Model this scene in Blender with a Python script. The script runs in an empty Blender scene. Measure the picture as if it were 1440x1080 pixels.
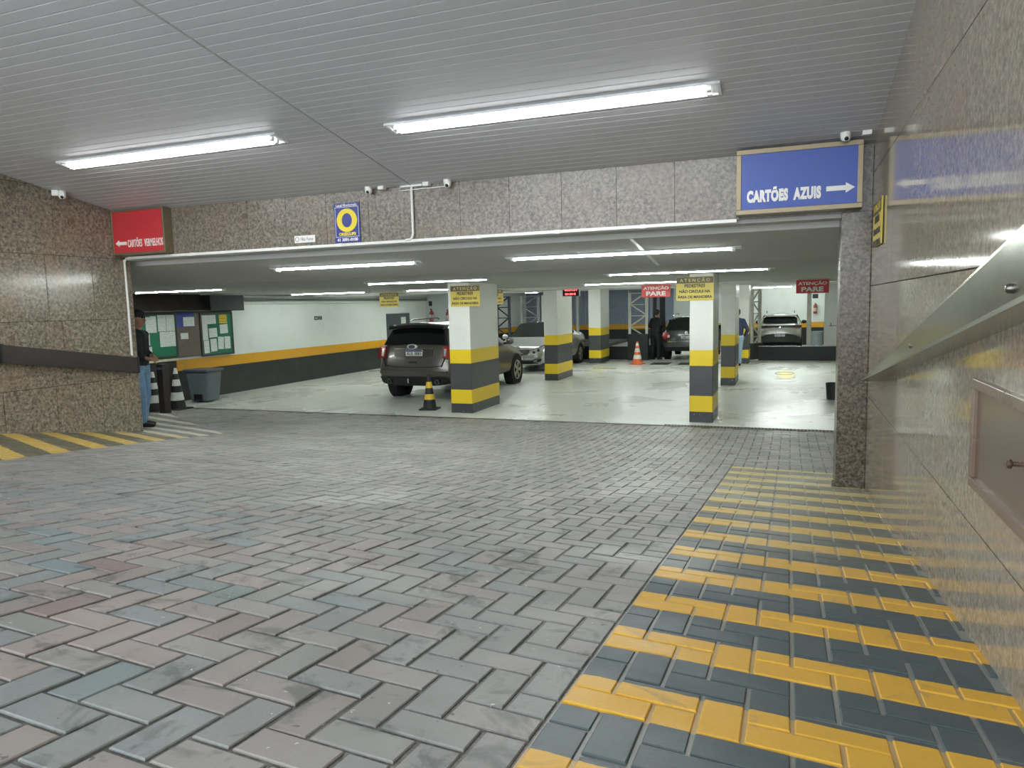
import bpy, bmesh, math, random
from mathutils import Vector, Matrix
random.seed(7)
scn = bpy.context.scene
COL = scn.collection
PI = math.pi

# ------------------------------------------------------------------ camera, world, exposure
F_PX = 1015.0
CAM = Vector((0, 0, 2.0))
_vy = Vector((1112-720, 421-540, F_PX)).normalized()
_h = Vector((1, -0.0235, 0))
_ez = _vy.cross(_h)
if _ez.y > 0: _ez = -_ez
_ez.normalize()
_ex = _vy.cross(_ez).normalized()
RW = Matrix((_ex, _vy, _ez))               # camera (x right, y down, z forward) -> world
right, up, back = RW @ Vector((1,0,0)), RW @ Vector((0,-1,0)), RW @ Vector((0,0,-1))
cd = bpy.data.cameras.new('camera'); cam = bpy.data.objects.new('camera', cd); COL.objects.link(cam)
cd.sensor_width = 36; cd.lens = 36*F_PX/1440; cd.clip_start = 0.02; cd.clip_end = 200
cam.matrix_world = Matrix(((right.x, up.x, back.x, CAM.x), (right.y, up.y, back.y, CAM.y), (right.z, up.z, back.z, CAM.z), (0,0,0,1)))
scn.camera = cam
def proj(p):
    c = RW.transposed() @ (Vector(p)-CAM)
    if c.z < 0.05: return None
    return 720+F_PX*c.x/c.z, 540+F_PX*c.y/c.z, c.z

world = bpy.data.worlds.new('overcast'); scn.world = world; world.use_nodes = True
bg = world.node_tree.nodes['Background']; bg.inputs[0].default_value = (0.86, 0.93, 1.0, 1); bg.inputs[1].default_value = 2.9
scn.view_settings.view_transform = 'Standard'; scn.view_settings.look = 'None'
scn.view_settings.gamma = 1; scn.view_settings.use_curve_mapping = False
scn.view_settings.exposure = 0.95
scn.cycles.use_denoising = True
scn.cycles.max_bounces = 8; scn.cycles.diffuse_bounces = 4; scn.cycles.glossy_bounces = 4
scn.cycles.sample_clamp_indirect = 6.0
LAMP = 24.0            # emission of the fluorescent tubes

# ------------------------------------------------------------------ materials
def lin(c):
    return tuple(((v/255/12.92) if v/255 <= 0.04045 else ((v/255+0.055)/1.055)**2.4) for v in c)
class NT:
    def __init__(s, name):
        s.m = bpy.data.materials.new(name); s.m.use_nodes = True; s.t = s.m.node_tree
        s.b = s.t.nodes['Principled BSDF']; s.out = s.t.nodes['Material Output']
    def n(s, typ, **kw):
        nd = s.t.nodes.new(typ)
        for k, v in kw.items(): setattr(nd, k, v)
        return nd
    def l(s, a, b): s.t.links.new(a, b)
    def val(s, sock, v):
        if hasattr(v, 'is_output') or isinstance(v, bpy.types.NodeSocket): s.l(v, sock)
        else: sock.default_value = v
    def math(s, op, a, b=0.0, c=None):
        nd = s.n('ShaderNodeMath', operation=op); s.val(nd.inputs[0], a); s.val(nd.inputs[1], b)
        if c is not None: s.val(nd.inputs[2], c)
        return nd.outputs[0]
    def mix(s, f, a, b):
        nd = s.n('ShaderNodeMix', data_type='RGBA'); s.val(nd.inputs[0], f)
        for k, v in ((6, a), (7, b)):
            if isinstance(v, tuple): v = (v[0], v[1], v[2], 1)
            s.val(nd.inputs[k], v)
        return nd.outputs[2]
    def noise(s, scale, detail=3, rough=0.55, vec=None, dist=0):
        nd = s.n('ShaderNodeTexNoise'); nd.inputs['Scale'].default_value = scale
        nd.inputs['Detail'].default_value = detail; nd.inputs['Roughness'].default_value = rough; nd.inputs['Distortion'].default_value = dist
        s.l(vec if vec else s.pos(), nd.inputs['Vector']); return nd.outputs[0]
    def pos(s):
        if not hasattr(s, '_p'): s._p = s.n('ShaderNodeNewGeometry').outputs['Position']
        return s._p
    def obj(s):
        if not hasattr(s, '_o'): s._o = s.n('ShaderNodeTexCoord').outputs['Object']
        return s._o
    def xyz(s, v=None):
        nd = s.n('ShaderNodeSeparateXYZ'); s.l(v if v else s.pos(), nd.inputs[0]); return nd.outputs
    def ramp(s, fac, *stops):
        nd = s.n('ShaderNodeValToRGB'); e = nd.color_ramp.elements
        while len(e) < len(stops): e.new(0.5)
        for el, (p, c) in zip(e, stops):
            el.position = p; el.color = (c[0], c[1], c[2], 1) if isinstance(c, tuple) else (c, c, c, 1)
        s.l(fac, nd.inputs[0]); return nd.outputs[0]
    def step(s, v, lo, hi):
        nd = s.n('ShaderNodeMapRange'); nd.clamp = True; s.val(nd.inputs[0], v); nd.inputs[1].default_value = lo; nd.inputs[2].default_value = hi
        return nd.outputs[0]
    def bump(s, h, strength=0.3, dist=0.01):
        nd = s.n('ShaderNodeBump'); nd.inputs['Strength'].default_value = strength; nd.inputs['Distance'].default_value = dist
        s.l(h, nd.inputs['Height']); s.l(nd.outputs[0], s.b.inputs['Normal'])
    def set(s, **kw):
        names = dict(color='Base Color', rough='Roughness', metal='Metallic', coat='Coat Weight', coatr='Coat Roughness', spec='Specular IOR Level', ecol='Emission Color', estr='Emission Strength', trans='Transmission Weight', alpha='Alpha', ior='IOR')
        for k, v in kw.items():
            if isinstance(v, tuple): v = (v[0], v[1], v[2], 1)
            s.val(s.b.inputs[names[k]], v)
        return s
_M = {}
def plain(name, rgb, rough=0.5, metal=0.0, grime=0.12, coat=0.0, scale=9.0):
    """a plain procedural material with slight uneven tone"""
    if name in _M: return _M[name]
    t = NT(name); c = lin(rgb)
    n = t.noise(scale, 4, 0.6, t.obj())
    t.set(color=t.mix(t.step(n, 0.3, 0.7), tuple(v*(1-grime) for v in c), tuple(min(1, v*(1+grime)) for v in c)), rough=t.math('ADD', t.math('MULTIPLY', n, 0.12), max(0.02, rough-0.06)), metal=metal, coat=coat)
    _M[name] = t.m; return t.m
def emit(name, rgb, s):
    if name in _M: return _M[name]
    t = NT(name); t.set(color=(0.8,0.8,0.8), ecol=lin(rgb), estr=s, rough=0.4); _M[name] = t.m; return t.m

def granite(name, rough=0.10, tint=(1,1,1), dark=1.0, spec=0.5, speck=1.0, soft=0.0, g=1.0):
    t = NT(name); p = t.pos()
    n1 = t.noise(38*g, 5, 0.75, p); n2 = t.noise(110*g, 2, 0.6, p); n3 = t.noise(1.7, 4, 0.6, p, 0.6); n4 = t.noise(9*g, 5, 0.78, p, 0.3)
    def k(c): return tuple(v*w*dark for v, w in zip(lin(c), tint))
    base = t.ramp(n1, (0.33, k((62,58,54))), (0.44, k((106,100,90))), (0.55, k((144,135,120))), (0.68, k((172,164,148))))
    if soft: base = t.mix(soft, base, k((122,115,104)))
    pink = t.mix(t.step(n3, 0.46, 0.66), base, k((140,116,98)))
    col = t.mix(t.math('MULTIPLY', t.step(n3, 0.4, 0.7), 0.45), base, pink)
    col = t.mix(t.math('MULTIPLY', t.step(n4, 0.50, 0.36), 0.0), col, k((50,46,42)))
    spk = t.math('MULTIPLY', t.step(n2, 0.60, 0.66), t.step(n4, 0.48, 0.58))
    col = t.mix(t.math('MULTIPLY', spk, 0.75*speck), col, k((48,46,44)))
    col = t.mix(t.math('MULTIPLY', t.step(n4, 0.54, 0.70), 0.5*speck), col, k((66,60,54)))
    t.set(color=col, rough=t.math('ADD', t.math('MULTIPLY', n3, 0.06), rough-0.03), spec=spec)
    return t.m

def m_pavement(name, bed=False):
    """herringbone pavers: each its own tint; yellow and slate paint stripes along both walls"""
    t = NT(name); p = t.pos(); X, Y, Z = t.xyz()[0:3]
    wob = t.noise(9, 3, 0.6, p); fine = t.noise(70, 4, 0.65, p); big = t.noise(1.1, 4, 0.62, p, 0.4); mid = t.noise(5.5, 4, 0.65, p, 0.7)
    if bed:
        c = t.mix(t.step(fine, 0.35, 0.65), lin((70,69,64)), lin((112,110,102)))
        c = t.mix(t.step(big, 0.4, 0.6), lin((62,62,57)), c)
    else:
        at = t.n('ShaderNodeAttribute', attribute_name='tint').outputs['Fac']
        rnd = t.n('ShaderNodeObjectInfo').outputs['Random']
        v = t.math('FRACT', t.math('ADD', at, rnd))
        colourful = t.ramp(v, (0.0, lin((118,124,121))), (0.17, lin((134,130,124))), (0.30, lin((108,123,124))), (0.42, lin((140,127,120))), (0.55, lin((124,124,118))), (0.68, lin((110,121,117))), (0.80, lin((128,118,112))), (0.95, lin((118,101,93))))
        colourful.node.color_ramp.interpolation = 'CONSTANT'
        greys = t.ramp(v, (0.0, lin((128,127,122))), (0.25, lin((136,132,126))), (0.5, lin((122,124,120))), (0.75, lin((139,134,128))))
        greys.node.color_ramp.interpolation = 'CONSTANT'
        side = t.step(t.math('ADD', X, t.math('MULTIPLY', big, 0.9)), -1.5, -0.2)   # the stones by the walkway are plain grey
        far = t.step(Y, 2.0, 4.2)
        c = t.mix(t.math('MAXIMUM', side, far), colourful, greys)
        c = t.mix(t.math('MULTIPLY', t.step(fine, 0.3, 0.7), 0.22), c, lin((150,148,142)))
        c = t.mix(t.math('MULTIPLY', t.step(mid, 0.55, 0.66), 0.6), c, lin((66,72,68)))       # old damp stains
        chip = t.noise(26, 3, 0.6, p); c = t.mix(t.math('MULTIPLY', t.step(chip, 0.70, 0.73), 0.7), c, lin((52,50,46)))
        lime = t.noise(33, 2, 0.6, p); c = t.mix(t.math('MULTIPLY', t.step(lime, 0.735, 0.76), 0.8), c, lin((205,203,196)))
    # paint on the right walkway
    yy = t.math('ADD', Y, t.math('MULTIPLY', t.math('SUBTRACT', wob, 0.5), 0.02))
    fr = t.math('FRACT', t.math('DIVIDE', t.math('SUBTRACT', yy, 1.764), 0.468))
    band = t.math('LESS_THAN', fr, 0.44)
    inR = t.math('MULTIPLY', t.math('GREATER_THAN', X, -0.565), t.math('LESS_THAN', Y, 7.97))
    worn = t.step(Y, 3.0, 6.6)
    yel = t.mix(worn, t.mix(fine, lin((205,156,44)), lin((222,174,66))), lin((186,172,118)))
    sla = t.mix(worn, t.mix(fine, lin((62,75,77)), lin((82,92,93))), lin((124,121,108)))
    if bed: c = t.mix(inR, c, t.mix(fine, lin((128,130,124)), lin((160,160,150))))
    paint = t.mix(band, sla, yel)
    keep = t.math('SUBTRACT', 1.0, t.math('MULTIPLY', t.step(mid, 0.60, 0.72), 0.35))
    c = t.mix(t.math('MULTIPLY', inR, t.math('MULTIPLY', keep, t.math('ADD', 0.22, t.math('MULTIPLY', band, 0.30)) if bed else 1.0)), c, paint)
    # slanted paint by the left wall: Y = k - 0.45 (X+8)
    q = t.math('ADD', yy, t.math('MULTIPLY', t.math('ADD', X, 8.0), 0.45))
    fl = t.math('FRACT', t.math('DIVIDE', t.math('SUBTRACT', q, 5.22), 0.46))
    bl = t.math('LESS_THAN', fl, 0.45)
    edge1 = t.math('LESS_THAN', X, t.math('SUBTRACT', -5.80, t.math('MULTIPLY', t.math('SUBTRACT', Y, 4.0), 0.40)))
    edge2 = t.math('LESS_THAN', Y, t.math('SUBTRACT', 7.9, t.math('MULTIPLY', t.math('ADD', X, 7.5), 0.72)))
    inL = t.math('MULTIPLY', t.math('MULTIPLY', edge1, edge2), t.math('GREATER_THAN', Y, 2.5))
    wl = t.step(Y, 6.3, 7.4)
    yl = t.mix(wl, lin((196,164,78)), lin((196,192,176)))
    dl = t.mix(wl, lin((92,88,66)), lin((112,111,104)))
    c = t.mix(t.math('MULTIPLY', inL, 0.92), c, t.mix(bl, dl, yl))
    wet = t.step(big, 0.42, 0.60)
    r = t.math('SUBTRACT', 0.62, t.math('MULTIPLY', wet, 0.20))
    t.set(color=c, rough=r, spec=0.45)
    t.bump(t.math('ADD', fine, t.math('MULTIPLY', mid, 0.6)), 0.25, 0.004)
    return t.m

def m_floor():
    t = NT('garage_epoxy_floor'); p = t.pos()
    big = t.noise(0.55, 4, 0.6, p, 0.5); mid = t.noise(2.6, 5, 0.65, p, 0.6); fine = t.noise(22, 3, 0.6, p)
    c = t.mix(t.step(big, 0.30, 0.70), lin((204,208,200)), lin((218,220,212)))
    c = t.mix(t.math('MULTIPLY', t.step(mid, 0.50, 0.90), 0.45), c, lin((140,142,136)))
    c = t.mix(t.math('MULTIPLY', t.step(fine, 0.62, 0.75), 0.15), c, lin((120,122,116)))
    t.set(color=c, rough=t.math('SUBTRACT', 0.40, t.math('MULTIPLY', t.step(big, 0.35, 0.70), 0.20)), spec=0.5)
    return t.m
def m_bands(name, stops, rough=0.42, wear=True):
    """paint in level bands: stops = [(z_from, rgb), ...] bottom up"""
    t = NT(name); z = t.xyz()[2]; n = t.noise(1.7, 4, 0.6); f = t.noise(18, 4, 0.65)
    zz = t.math('ADD', z, t.math('MULTIPLY', t.math('SUBTRACT', f, 0.5), 0.006))
    c = lin(stops[0][1])
    for z0, rgb in stops[1:]:
        c = t.mix(t.math('GREATER_THAN', zz, z0), c, lin(rgb))
    c = t.mix(t.math('MULTIPLY', t.step(n, 0.5, 0.8), 0.14), c, lin((130,126,112)))
    if wear:
        c = t.mix(t.math('MULTIPLY', t.math('MULTIPLY', t.step(f, 0.62, 0.68), t.math('LESS_THAN', z, 0.16)), 0.8), c, lin((190,188,180)))
    t.set(color=c, rough=rough); return t.m
def m_slat(name, rgb, rough=0.3, pitch=None, spec=0.5):
    t = NT(name); c = lin(rgb); n = t.noise(0.8, 3, 0.5)
    t.set(color=t.mix(n, tuple(v*0.93 for v in c), tuple(min(1, v*1.06) for v in c)), rough=rough, spec=spec)
    if pitch:
        y = t.xyz()[1]; fr = t.math('FRACT', t.math('DIVIDE', y, pitch))
        t.bump(t.math('GREATER_THAN', t.math('ABSOLUTE', t.math('SUBTRACT', fr, 0.5)), 0.46), 0.03, -0.003)
    return t.m
def m_print(name, rgb, ink, scale=40):
    """paper with lines of small print"""
    t = NT(name); o = t.obj(); x, y, z = t.xyz(o)[0:3]
    fr = t.math('FRACT', t.math('MULTIPLY', z, scale))
    ln = t.math('MULTIPLY', t.math('LESS_THAN', fr, 0.4), t.math('GREATER_THAN', t.noise(30, 2, 0.5, o), 0.47))
    t.set(color=t.mix(t.math('MULTIPLY', ln, 0.45), lin(rgb), lin(ink)), rough=0.6); return t.m

M_GRAN_R = granite('polished_granite_wall', 0.085, (1.0, 0.985, 0.94), 1.55, 0.5, 0.30, 0.55)
M_GRAN_L = granite('brown_granite_cladding', 0.16, (1.0, 0.97, 0.91), 1.02, 0.5, 1.0, 0.2, 0.7)
M_GRAN_B = granite('grey_granite_beam', 0.30, (0.98, 0.98, 0.97), 0.80, 0.5, 0.8, 0.1, 0.8)
M_GRAN_P = granite('dark_granite_pillar', 0.25, (1.0, 0.96, 0.92), 0.62)
M_BRICK = m_pavement('concrete_paver'); M_BED = m_pavement('sand_mortar_joint', True)
M_FLOOR = m_floor()
YEL, DRK = (222,190,28), (66,66,68)
M_COLP = m_bands('banded_column_paint', [(-1, (58,58,60)), (0.18, YEL), (0.445, DRK), (0.945, YEL), (1.205, (214,215,208))])
M_WALLP = m_bands('banded_wall_paint', [(-1, (30,36,36)), (0.70, (206,150,22)), (0.95, (216,222,216))], 0.35, False)
M_WHITE = plain('white_paint', (212,214,208), 0.5, grime=0.05, scale=1.5)
M_GREYW = plain('pale_grey_paint', (176,180,176), 0.5, grime=0.06, scale=1.5)
M_SLAT = m_slat('grey_ceiling_slat', (194,195,198), 0.42)
M_CEIL2 = m_slat('white_pvc_ceiling', (194,195,191), 0.5, 0.1, 0.0)
M_CEIL3 = m_slat('white_pvc_flat_ceiling', (194,195,191), 0.5, 0.1, 0.0)
M_DARKGAP = plain('shadow_gap_metal', (112,112,110), 0.7)
M_PVC = plain('white_pvc', (226,226,220), 0.35, grime=0.04)
M_STEEL = plain('brushed_steel', (156,157,149), 0.22, 0.9, 0.10)
M_BRONZE = plain('bronze_frame', (128,116,92), 0.35, 0.5, 0.1)
M_BLACK = plain('black_paint', (24,26,28), 0.45)
M_BLKPL = plain('black_plastic', (22,23,24), 0.4)
M_RUB = plain('black_rubber', (26,26,27), 0.75)
M_BROWN = plain('dark_brown_metal', (58,52,50), 0.35, 0.3)
M_GREYPL = plain('grey_plastic', (96,106,112), 0.4)
M_TUBE = emit('lit_fluorescent_tube', (250,252,255), LAMP)
M_TUBE2 = emit('lit_garage_tube', (246,255,250), LAMP*1.7)
M_REFL = plain('white_reflector', (225,228,228), 0.3)
M_CHROME = plain('chrome', (215,216,215), 0.08, 1.0, 0.03)
M_TXTW = plain('white_lettering', (232,232,226), 0.5, grime=0.03)
M_TXTK = plain('black_lettering', (40,36,22), 0.5, grime=0.03)
M_TXTY = plain('yellow_lettering', (226,204,40), 0.5, grime=0.03)
M_YSIGN = plain('yellow_sign_face', (198,176,66), 0.4, grime=0.05)
M_PAPER = m_print('printed_paper', (222,228,222), (120,124,128))

# ------------------------------------------------------------------ mesh builder
class MB:
    def __init__(s): s.v, s.f, s.mi = [], [], []
    def add(s, vs, fs, mi=0):
        o = len(s.v); s.v += [tuple(v) for v in vs]; s.f += [tuple(i+o for i in f) for f in fs]; s.mi += [mi]*len(fs); return s
    def box(s, x0, x1, y0, y1, z0, z1, ch=0.0, mi=0):
        if ch <= 0:
            return s.add([(x,y,z) for z in (z0,z1) for y in (y0,y1) for x in (x0,x1)], [(0,2,3,1),(4,5,7,6),(0,1,5,4),(2,6,7,3),(0,4,6,2),(1,3,7,5)], mi)
        bm = bmesh.new(); bmesh.ops.create_cube(bm, size=1)
        for v in bm.verts: v.co = Vector(((x0+x1)/2+v.co.x*(x1-x0), (y0+y1)/2+v.co.y*(y1-y0), (z0+z1)/2+v.co.z*(z1-z0)))
        bmesh.ops.bevel(bm, geom=list(bm.edges), offset=ch, segments=2, affect='EDGES', profile=0.5)
        s.frombm(bm, mi); return s
    def frombm(s, bm, mi=0):
        bm.verts.index_update(); s.add([v.co.copy() for v in bm.verts], [[v.index for v in f.verts] for f in bm.faces], mi); bm.free(); return s
    def prism(s, poly, y0, y1, mi=0, axis='y'):
        """polygon of (a, b) extruded along an axis; y: (x,z)  x: (y,z)  z: (x,y)"""
        n = len(poly)
        def P(a, b, c): return (a, c, b) if axis == 'y' else ((c, a, b) if axis == 'x' else (a, b, c))
        vs = [P(a, b, y0) for a, b in poly]+[P(a, b, y1) for a, b in poly]
        fs = [tuple(range(n))[::-1], tuple(range(n, 2*n))]+[(i, (i+1) % n, n+(i+1) % n, n+i) for i in range(n)]
        return s.add(vs, fs, mi)
    def tube(s, pts, r, seg=10, mi=0, cap=True):
        pts = [Vector(p) for p in pts]; rs = r if isinstance(r, (list, tuple)) else [r]*len(pts); o = len(s.v); n = len(pts)
        ref = None
        for i, p in enumerate(pts):
            d = (pts[min(i+1, n-1)]-pts[max(i-1, 0)]).normalized()
            a = d.orthogonal().normalized() if ref is None else (ref-d*ref.dot(d)).normalized()
            ref = a; b = d.cross(a)
            for k in range(seg):
                t = 2*PI*k/seg; s.v.append(tuple(p+(a*math.cos(t)+b*math.sin(t))*rs[i]))
        fs = [(o+i*seg+k, o+i*seg+(k+1) % seg, o+(i+1)*seg+(k+1) % seg, o+(i+1)*seg+k) for i in range(n-1) for k in range(seg)]
        if cap: fs += [tuple(range(o, o+seg))[::-1], tuple(range(o+(n-1)*seg, o+n*seg))]
        s.f += fs; s.mi += [mi]*len(fs); return s
    def lathe(s, prof, seg=20, axis='z', c=(0,0,0), mi=0, close=False):
        """prof = [(radius, height)]"""
        o = len(s.v); n = len(prof)
        for r, h in prof:
            for k in range(seg):
                t = 2*PI*k/seg; a, b = r*math.cos(t), r*math.sin(t)
                p = (a, b, h) if axis == 'z' else ((h, a, b) if axis == 'x' else (a, h, b))
                s.v.append((p[0]+c[0], p[1]+c[1], p[2]+c[2]))
        fs = [(o+i*seg+k, o+i*seg+(k+1) % seg, o+(i+1)*seg+(k+1) % seg, o+(i+1)*seg+k) for i in range(n-1) for k in range(seg)]
        if close: fs += [(o+(n-1)*seg+k, o+(n-1)*seg+(k+1) % seg, o+(k+1) % seg, o+k) for k in range(seg)]
        else:
            if prof[0][0] > 1e-6: fs.append(tuple(range(o, o+seg))[::-1])
            if prof[-1][0] > 1e-6: fs.append(tuple(range(o+(n-1)*seg, o+n*seg)))
        s.f += fs; s.mi += [mi]*len(fs); return s
    def sphere(s, c, r, seg=14, rings=9, mi=0):
        sx, sy, sz = (r, r, r) if not isinstance(r, (tuple, list)) else r
        bm = bmesh.new(); bmesh.ops.create_uvsphere(bm, u_segments=seg, v_segments=rings, radius=1)
        for v in bm.verts: v.co = Vector((c[0]+v.co.x*sx, c[1]+v.co.y*sy, c[2]+v.co.z*sz))
        return s.frombm(bm, mi)
    def mesh(s, name):
        me = bpy.data.meshes.new(name); me.from_pydata(s.v, [], s.f)
        bm = bmesh.new(); bm.from_mesh(me); bmesh.ops.recalc_face_normals(bm, faces=bm.faces); bm.to_mesh(me); bm.free()
        return me
    def build(s, name, mat, parent=None, loc=(0,0,0), rot=None, smooth=False):
        me = s.mesh(name); ms = mat if isinstance(mat, (list, tuple)) else [mat]
        for m in ms: me.materials.append(m)
        if len(ms) > 1:
            for p, i in zip(me.polygons, s.mi): p.material_index = i
        if smooth:
            me.polygons.foreach_set('use_smooth', [True]*len(me.polygons))
            me.set_sharp_from_angle(angle=math.radians(38))
        ob = bpy.data.objects.new(name, me); COL.objects.link(ob); ob.location = loc
        if rot: ob.rotation_euler = rot
        if parent: ob.parent = parent
        return ob
def tag(o, label=None, cat=None, group=None, kind=None):
    if label: o['label'] = label
    if cat: o['category'] = cat
    if group: o['group'] = group
    if kind: o['kind'] = kind
    return o
def thing(name, label, cat, loc=(0,0,0), rz=0.0, group=None):
    o = bpy.data.objects.new(name, None); COL.objects.link(o); o.location = loc; o.rotation_euler = (0,0,rz); o.empty_display_size = 0.1
    return tag(o, label, cat, group)
def struct(name, mb, mat, **kw):
    return tag(mb.build(name, mat, **kw), kind='structure')
def text(name, s, size, mat, parent=None, loc=(0,0,0), rot=(PI/2,0,0), bold=0.0, sx=1.0, depth=0.002, align='CENTER', fit=None, sp=1.0):
    cu = bpy.data.curves.new('lettering', 'FONT'); cu.body = s; cu.size = size; cu.align_x = align; cu.align_y = 'CENTER'
    cu.offset = bold; cu.extrude = depth; cu.resolution_u = 4; cu.space_character = sp
    tmp = bpy.data.objects.new('lettering', cu)
    me = bpy.data.meshes.new_from_object(tmp); bpy.data.objects.remove(tmp); bpy.data.curves.remove(cu)
    xs = [v.co.x for v in me.vertices]; ys = [v.co.y for v in me.vertices]
    if fit:
        w = max(xs)-min(xs); hh = max(ys)-min(ys); fx = fit[0]/w if fit[0] else 1; fy = fit[1]/hh if fit[1] else 1
        cx, cy = (max(xs)+min(xs))/2, (max(ys)+min(ys))/2
        for v in me.vertices: v.co.x = (v.co.x-cx)*fx; v.co.y = (v.co.y-cy)*fy
    else:
        for v in me.vertices: v.co.x *= sx
    me.materials.clear(); me.materials.append(mat)
    for p in me.polygons: p.material_index = 0
    ob = bpy.data.objects.new(name, me); COL.objects.link(ob); ob.location = loc; ob.rotation_euler = rot
    if parent: ob.parent = parent
    return ob
def copy_tree(o, parent=None):
    c = o.copy(); COL.objects.link(c); c.parent = parent
    for ch in list(o.children): copy_tree(ch, c)
    return c

# ------------------------------------------------------------------ the ramp
WR, WL = 0.64, -8.05          # faces of the right and the left wall
YB, YE = 7.0, 11.8            # header beam, edge of the garage floor
def herm(t, p0, p1, m0, m1):
    return (2*t**3-3*t**2+1)*p0+(t**3-2*t**2+t)*m0+(-2*t**3+3*t**2)*p1+(t**3-t**2)*m1
def zramp(x, y):
    t = min(1.0, max(-0.1, (0.6-x)/8.6)); d = YE-YB
    if y <= YB: a = 0.30+0.109*(YB-y); b = 0.458+0.16*(YB-y)
    else:
        u = min(1, (y-YB)/d); a = herm(u, 0.30, 0.0, -0.109*d, -0.03*d); b = herm(u, 0.458, 0.0, -0.16*d, -0.03*d)
    return a+(b-a)*t
Y0 = -2.0
def ramp_grid(x0, x1, y0, y1, nx, ny, drop=0.0):
    m = MB(); vs = []
    for j in range(ny+1):
        for i in range(nx+1):
            x = x0+(x1-x0)*i/nx; y = y0+(y1-y0)*j/ny; vs.append((x, y, zramp(x, y)-drop))
    m.add(vs, [(j*(nx+1)+i, j*(nx+1)+i+1, (j+1)*(nx+1)+i+1, (j+1)*(nx+1)+i) for j in range(ny) for i in range(nx)])
    return m
m = ramp_grid(-8.4, 0.9, Y0, YB, 12, 30)
m2 = ramp_grid(-13.2, 2.1, YB, YE, 18, 20); m.add(m2.v, m2.f)
floor_ramp = struct('floor_ramp', m, M_BED, smooth=True)
# pavers, laid in herringbone, each a block of its own
U, GAP, PR = 0.1175, 0.0125, 0.006
def brick_shape():
    a, b, c, h = U-GAP/2, U/2-GAP/2, 0.003, PR
    ring = lambda x, y, z: [(-x,-y,z), (x,-y,z), (x,y,z), (-x,y,z)]
    vs = ring(a, b, -0.012)+ring(a, b, h-c)+ring(a-c, b-c, h)
    fs = [(8,9,10,11)]
    for k in range(4):
        fs += [(k, (k+1) % 4, 4+(k+1) % 4, 4+k), (4+k, 4+(k+1) % 4, 8+(k+1) % 4, 8+k)]
    return vs, fs
bv, bf = brick_shape()
spots = []
def add_spot(x, y, r):
    """a stone that would cross the walkway's edge is cut there"""
    hx, hy = (U, U/2) if r == 0 else (U/2, U)
    XC = -0.565
    if x-hx < XC-1e-6 < x+hx-1e-6 and y < 7.97:
        for a, b in ((x-hx, XC), (XC, x+hx)):
            if b-a > 0.03:
                w = (b-a-GAP)/(2*hx-GAP); spots.append(((a+b)/2, y, r, w))
    else: spots.append((x, y, r, 1.0))
for j in range(int(Y0/U)-1, int(YE/U)+2):
    for i in range(int(-13/U)-1, int(2.1/U)+2):
        t = (i-j) % 4
        if t == 0: x, y, r = (i+1)*U, (j+0.5)*U, 0
        elif t == 2: x, y, r = (i+0.5)*U, j*U, 1
        else: continue
        x += 0.0225
        e = U if r == 0 else U/2; ey = U/2 if r == 0 else U
        if y-ey < Y0 or y+ey > YE-0.12: continue
        if y < YB+0.05:
            if x-e < -8.3 or x+e > 0.80: continue
        elif x-e < -12.9 or x+e > 1.9: continue
        add_spot(x, y, r)
def area_px(s):
    x, y, r, w = s; z = zramp(x, y); p = proj((x, y, z))
    if p is None or not (-20 < p[0] < 1460 and -20 < p[1] < 1100): return 0
    return abs((2.0-z)/p[2]**3)*w
spots.sort(key=area_px, reverse=True)
bme = bpy.data.meshes.new('brick'); bme.from_pydata(bv, [], bf); bme.materials.append(M_BRICK)
rb = random.Random(3)
def brick_matrix(x, y, r, w=1.0):
    e = 0.05; zx = (zramp(x+e, y)-zramp(x-e, y))/(2*e); zy = (zramp(x, y+e)-zramp(x, y-e))/(2*e)
    n = Vector((-zx+rb.uniform(-.006,.006), -zy+rb.uniform(-.006,.006), 1)).normalized()
    ax = Vector((1,0,0)) if r == 0 else Vector((0,1,0)); ax = (ax-n*ax.dot(n)).normalized(); ay = n.cross(ax)
    z = zramp(x, y)+rb.uniform(-0.002, 0.002)
    if r == 0: ax = ax*w
    else: ay = ay*w
    return Matrix(((ax.x, ay.x, n.x, x), (ax.y, ay.y, n.y, y), (ax.z, ay.z, n.z, z), (0,0,0,1)))
for s in spots[:300]:
    o = bpy.data.objects.new('brick', bme); COL.objects.link(o); o.matrix_world = brick_matrix(*s); o.parent = floor_ramp
m = MB(); tint = []
for s in spots[300:]:
    M = brick_matrix(*s); m.add([M @ Vector(v) for v in bv], bf); tint += [rb.random()]*len(bf)
me = bpy.data.meshes.new('far_bricks'); me.from_pydata(m.v, [], m.f); me.materials.append(M_BRICK)
at = me.attributes.new('tint', 'FLOAT', 'FACE'); at.data.foreach_set('value', tint)
o = bpy.data.objects.new('far_bricks', me); COL.objects.link(o); o.parent = floor_ramp; tag(o, kind='stuff')

# ------------------------------------------------------------------ garage floor, drain
m = MB(); m.box(-13.2, 2.1, YE, 25.6, -0.15, 0.0); m.box(-13.2, 2.1, 25.6, 36.4, -0.25, -0.1)
floor = struct('floor', m, M_FLOOR)
dr = thing('drain_grate', 'dark steel drain grate set along the edge of the garage floor', 'drain', (0, YE-0.06, 0))
m = MB(); m.box(-1.9, 1.9, -0.07, 0.06, -0.02, 0.006); m.build('channel', plain('drain_dark', (30,30,28), 0.7), dr)
m = MB(); m.box(-1.9, 1.9, -0.078, -0.064, -0.02, 0.013); m.box(-1.9, 1.9, 0.05, 0.062, -0.02, 0.013)
for k in range(72): x = -1.85+k*0.0515; m.box(x, x+0.020, -0.066, 0.05, -0.01, 0.012)
m.build('bars', plain('grate_steel', (104,102,94), 0.5, 0.5), dr)

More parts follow.
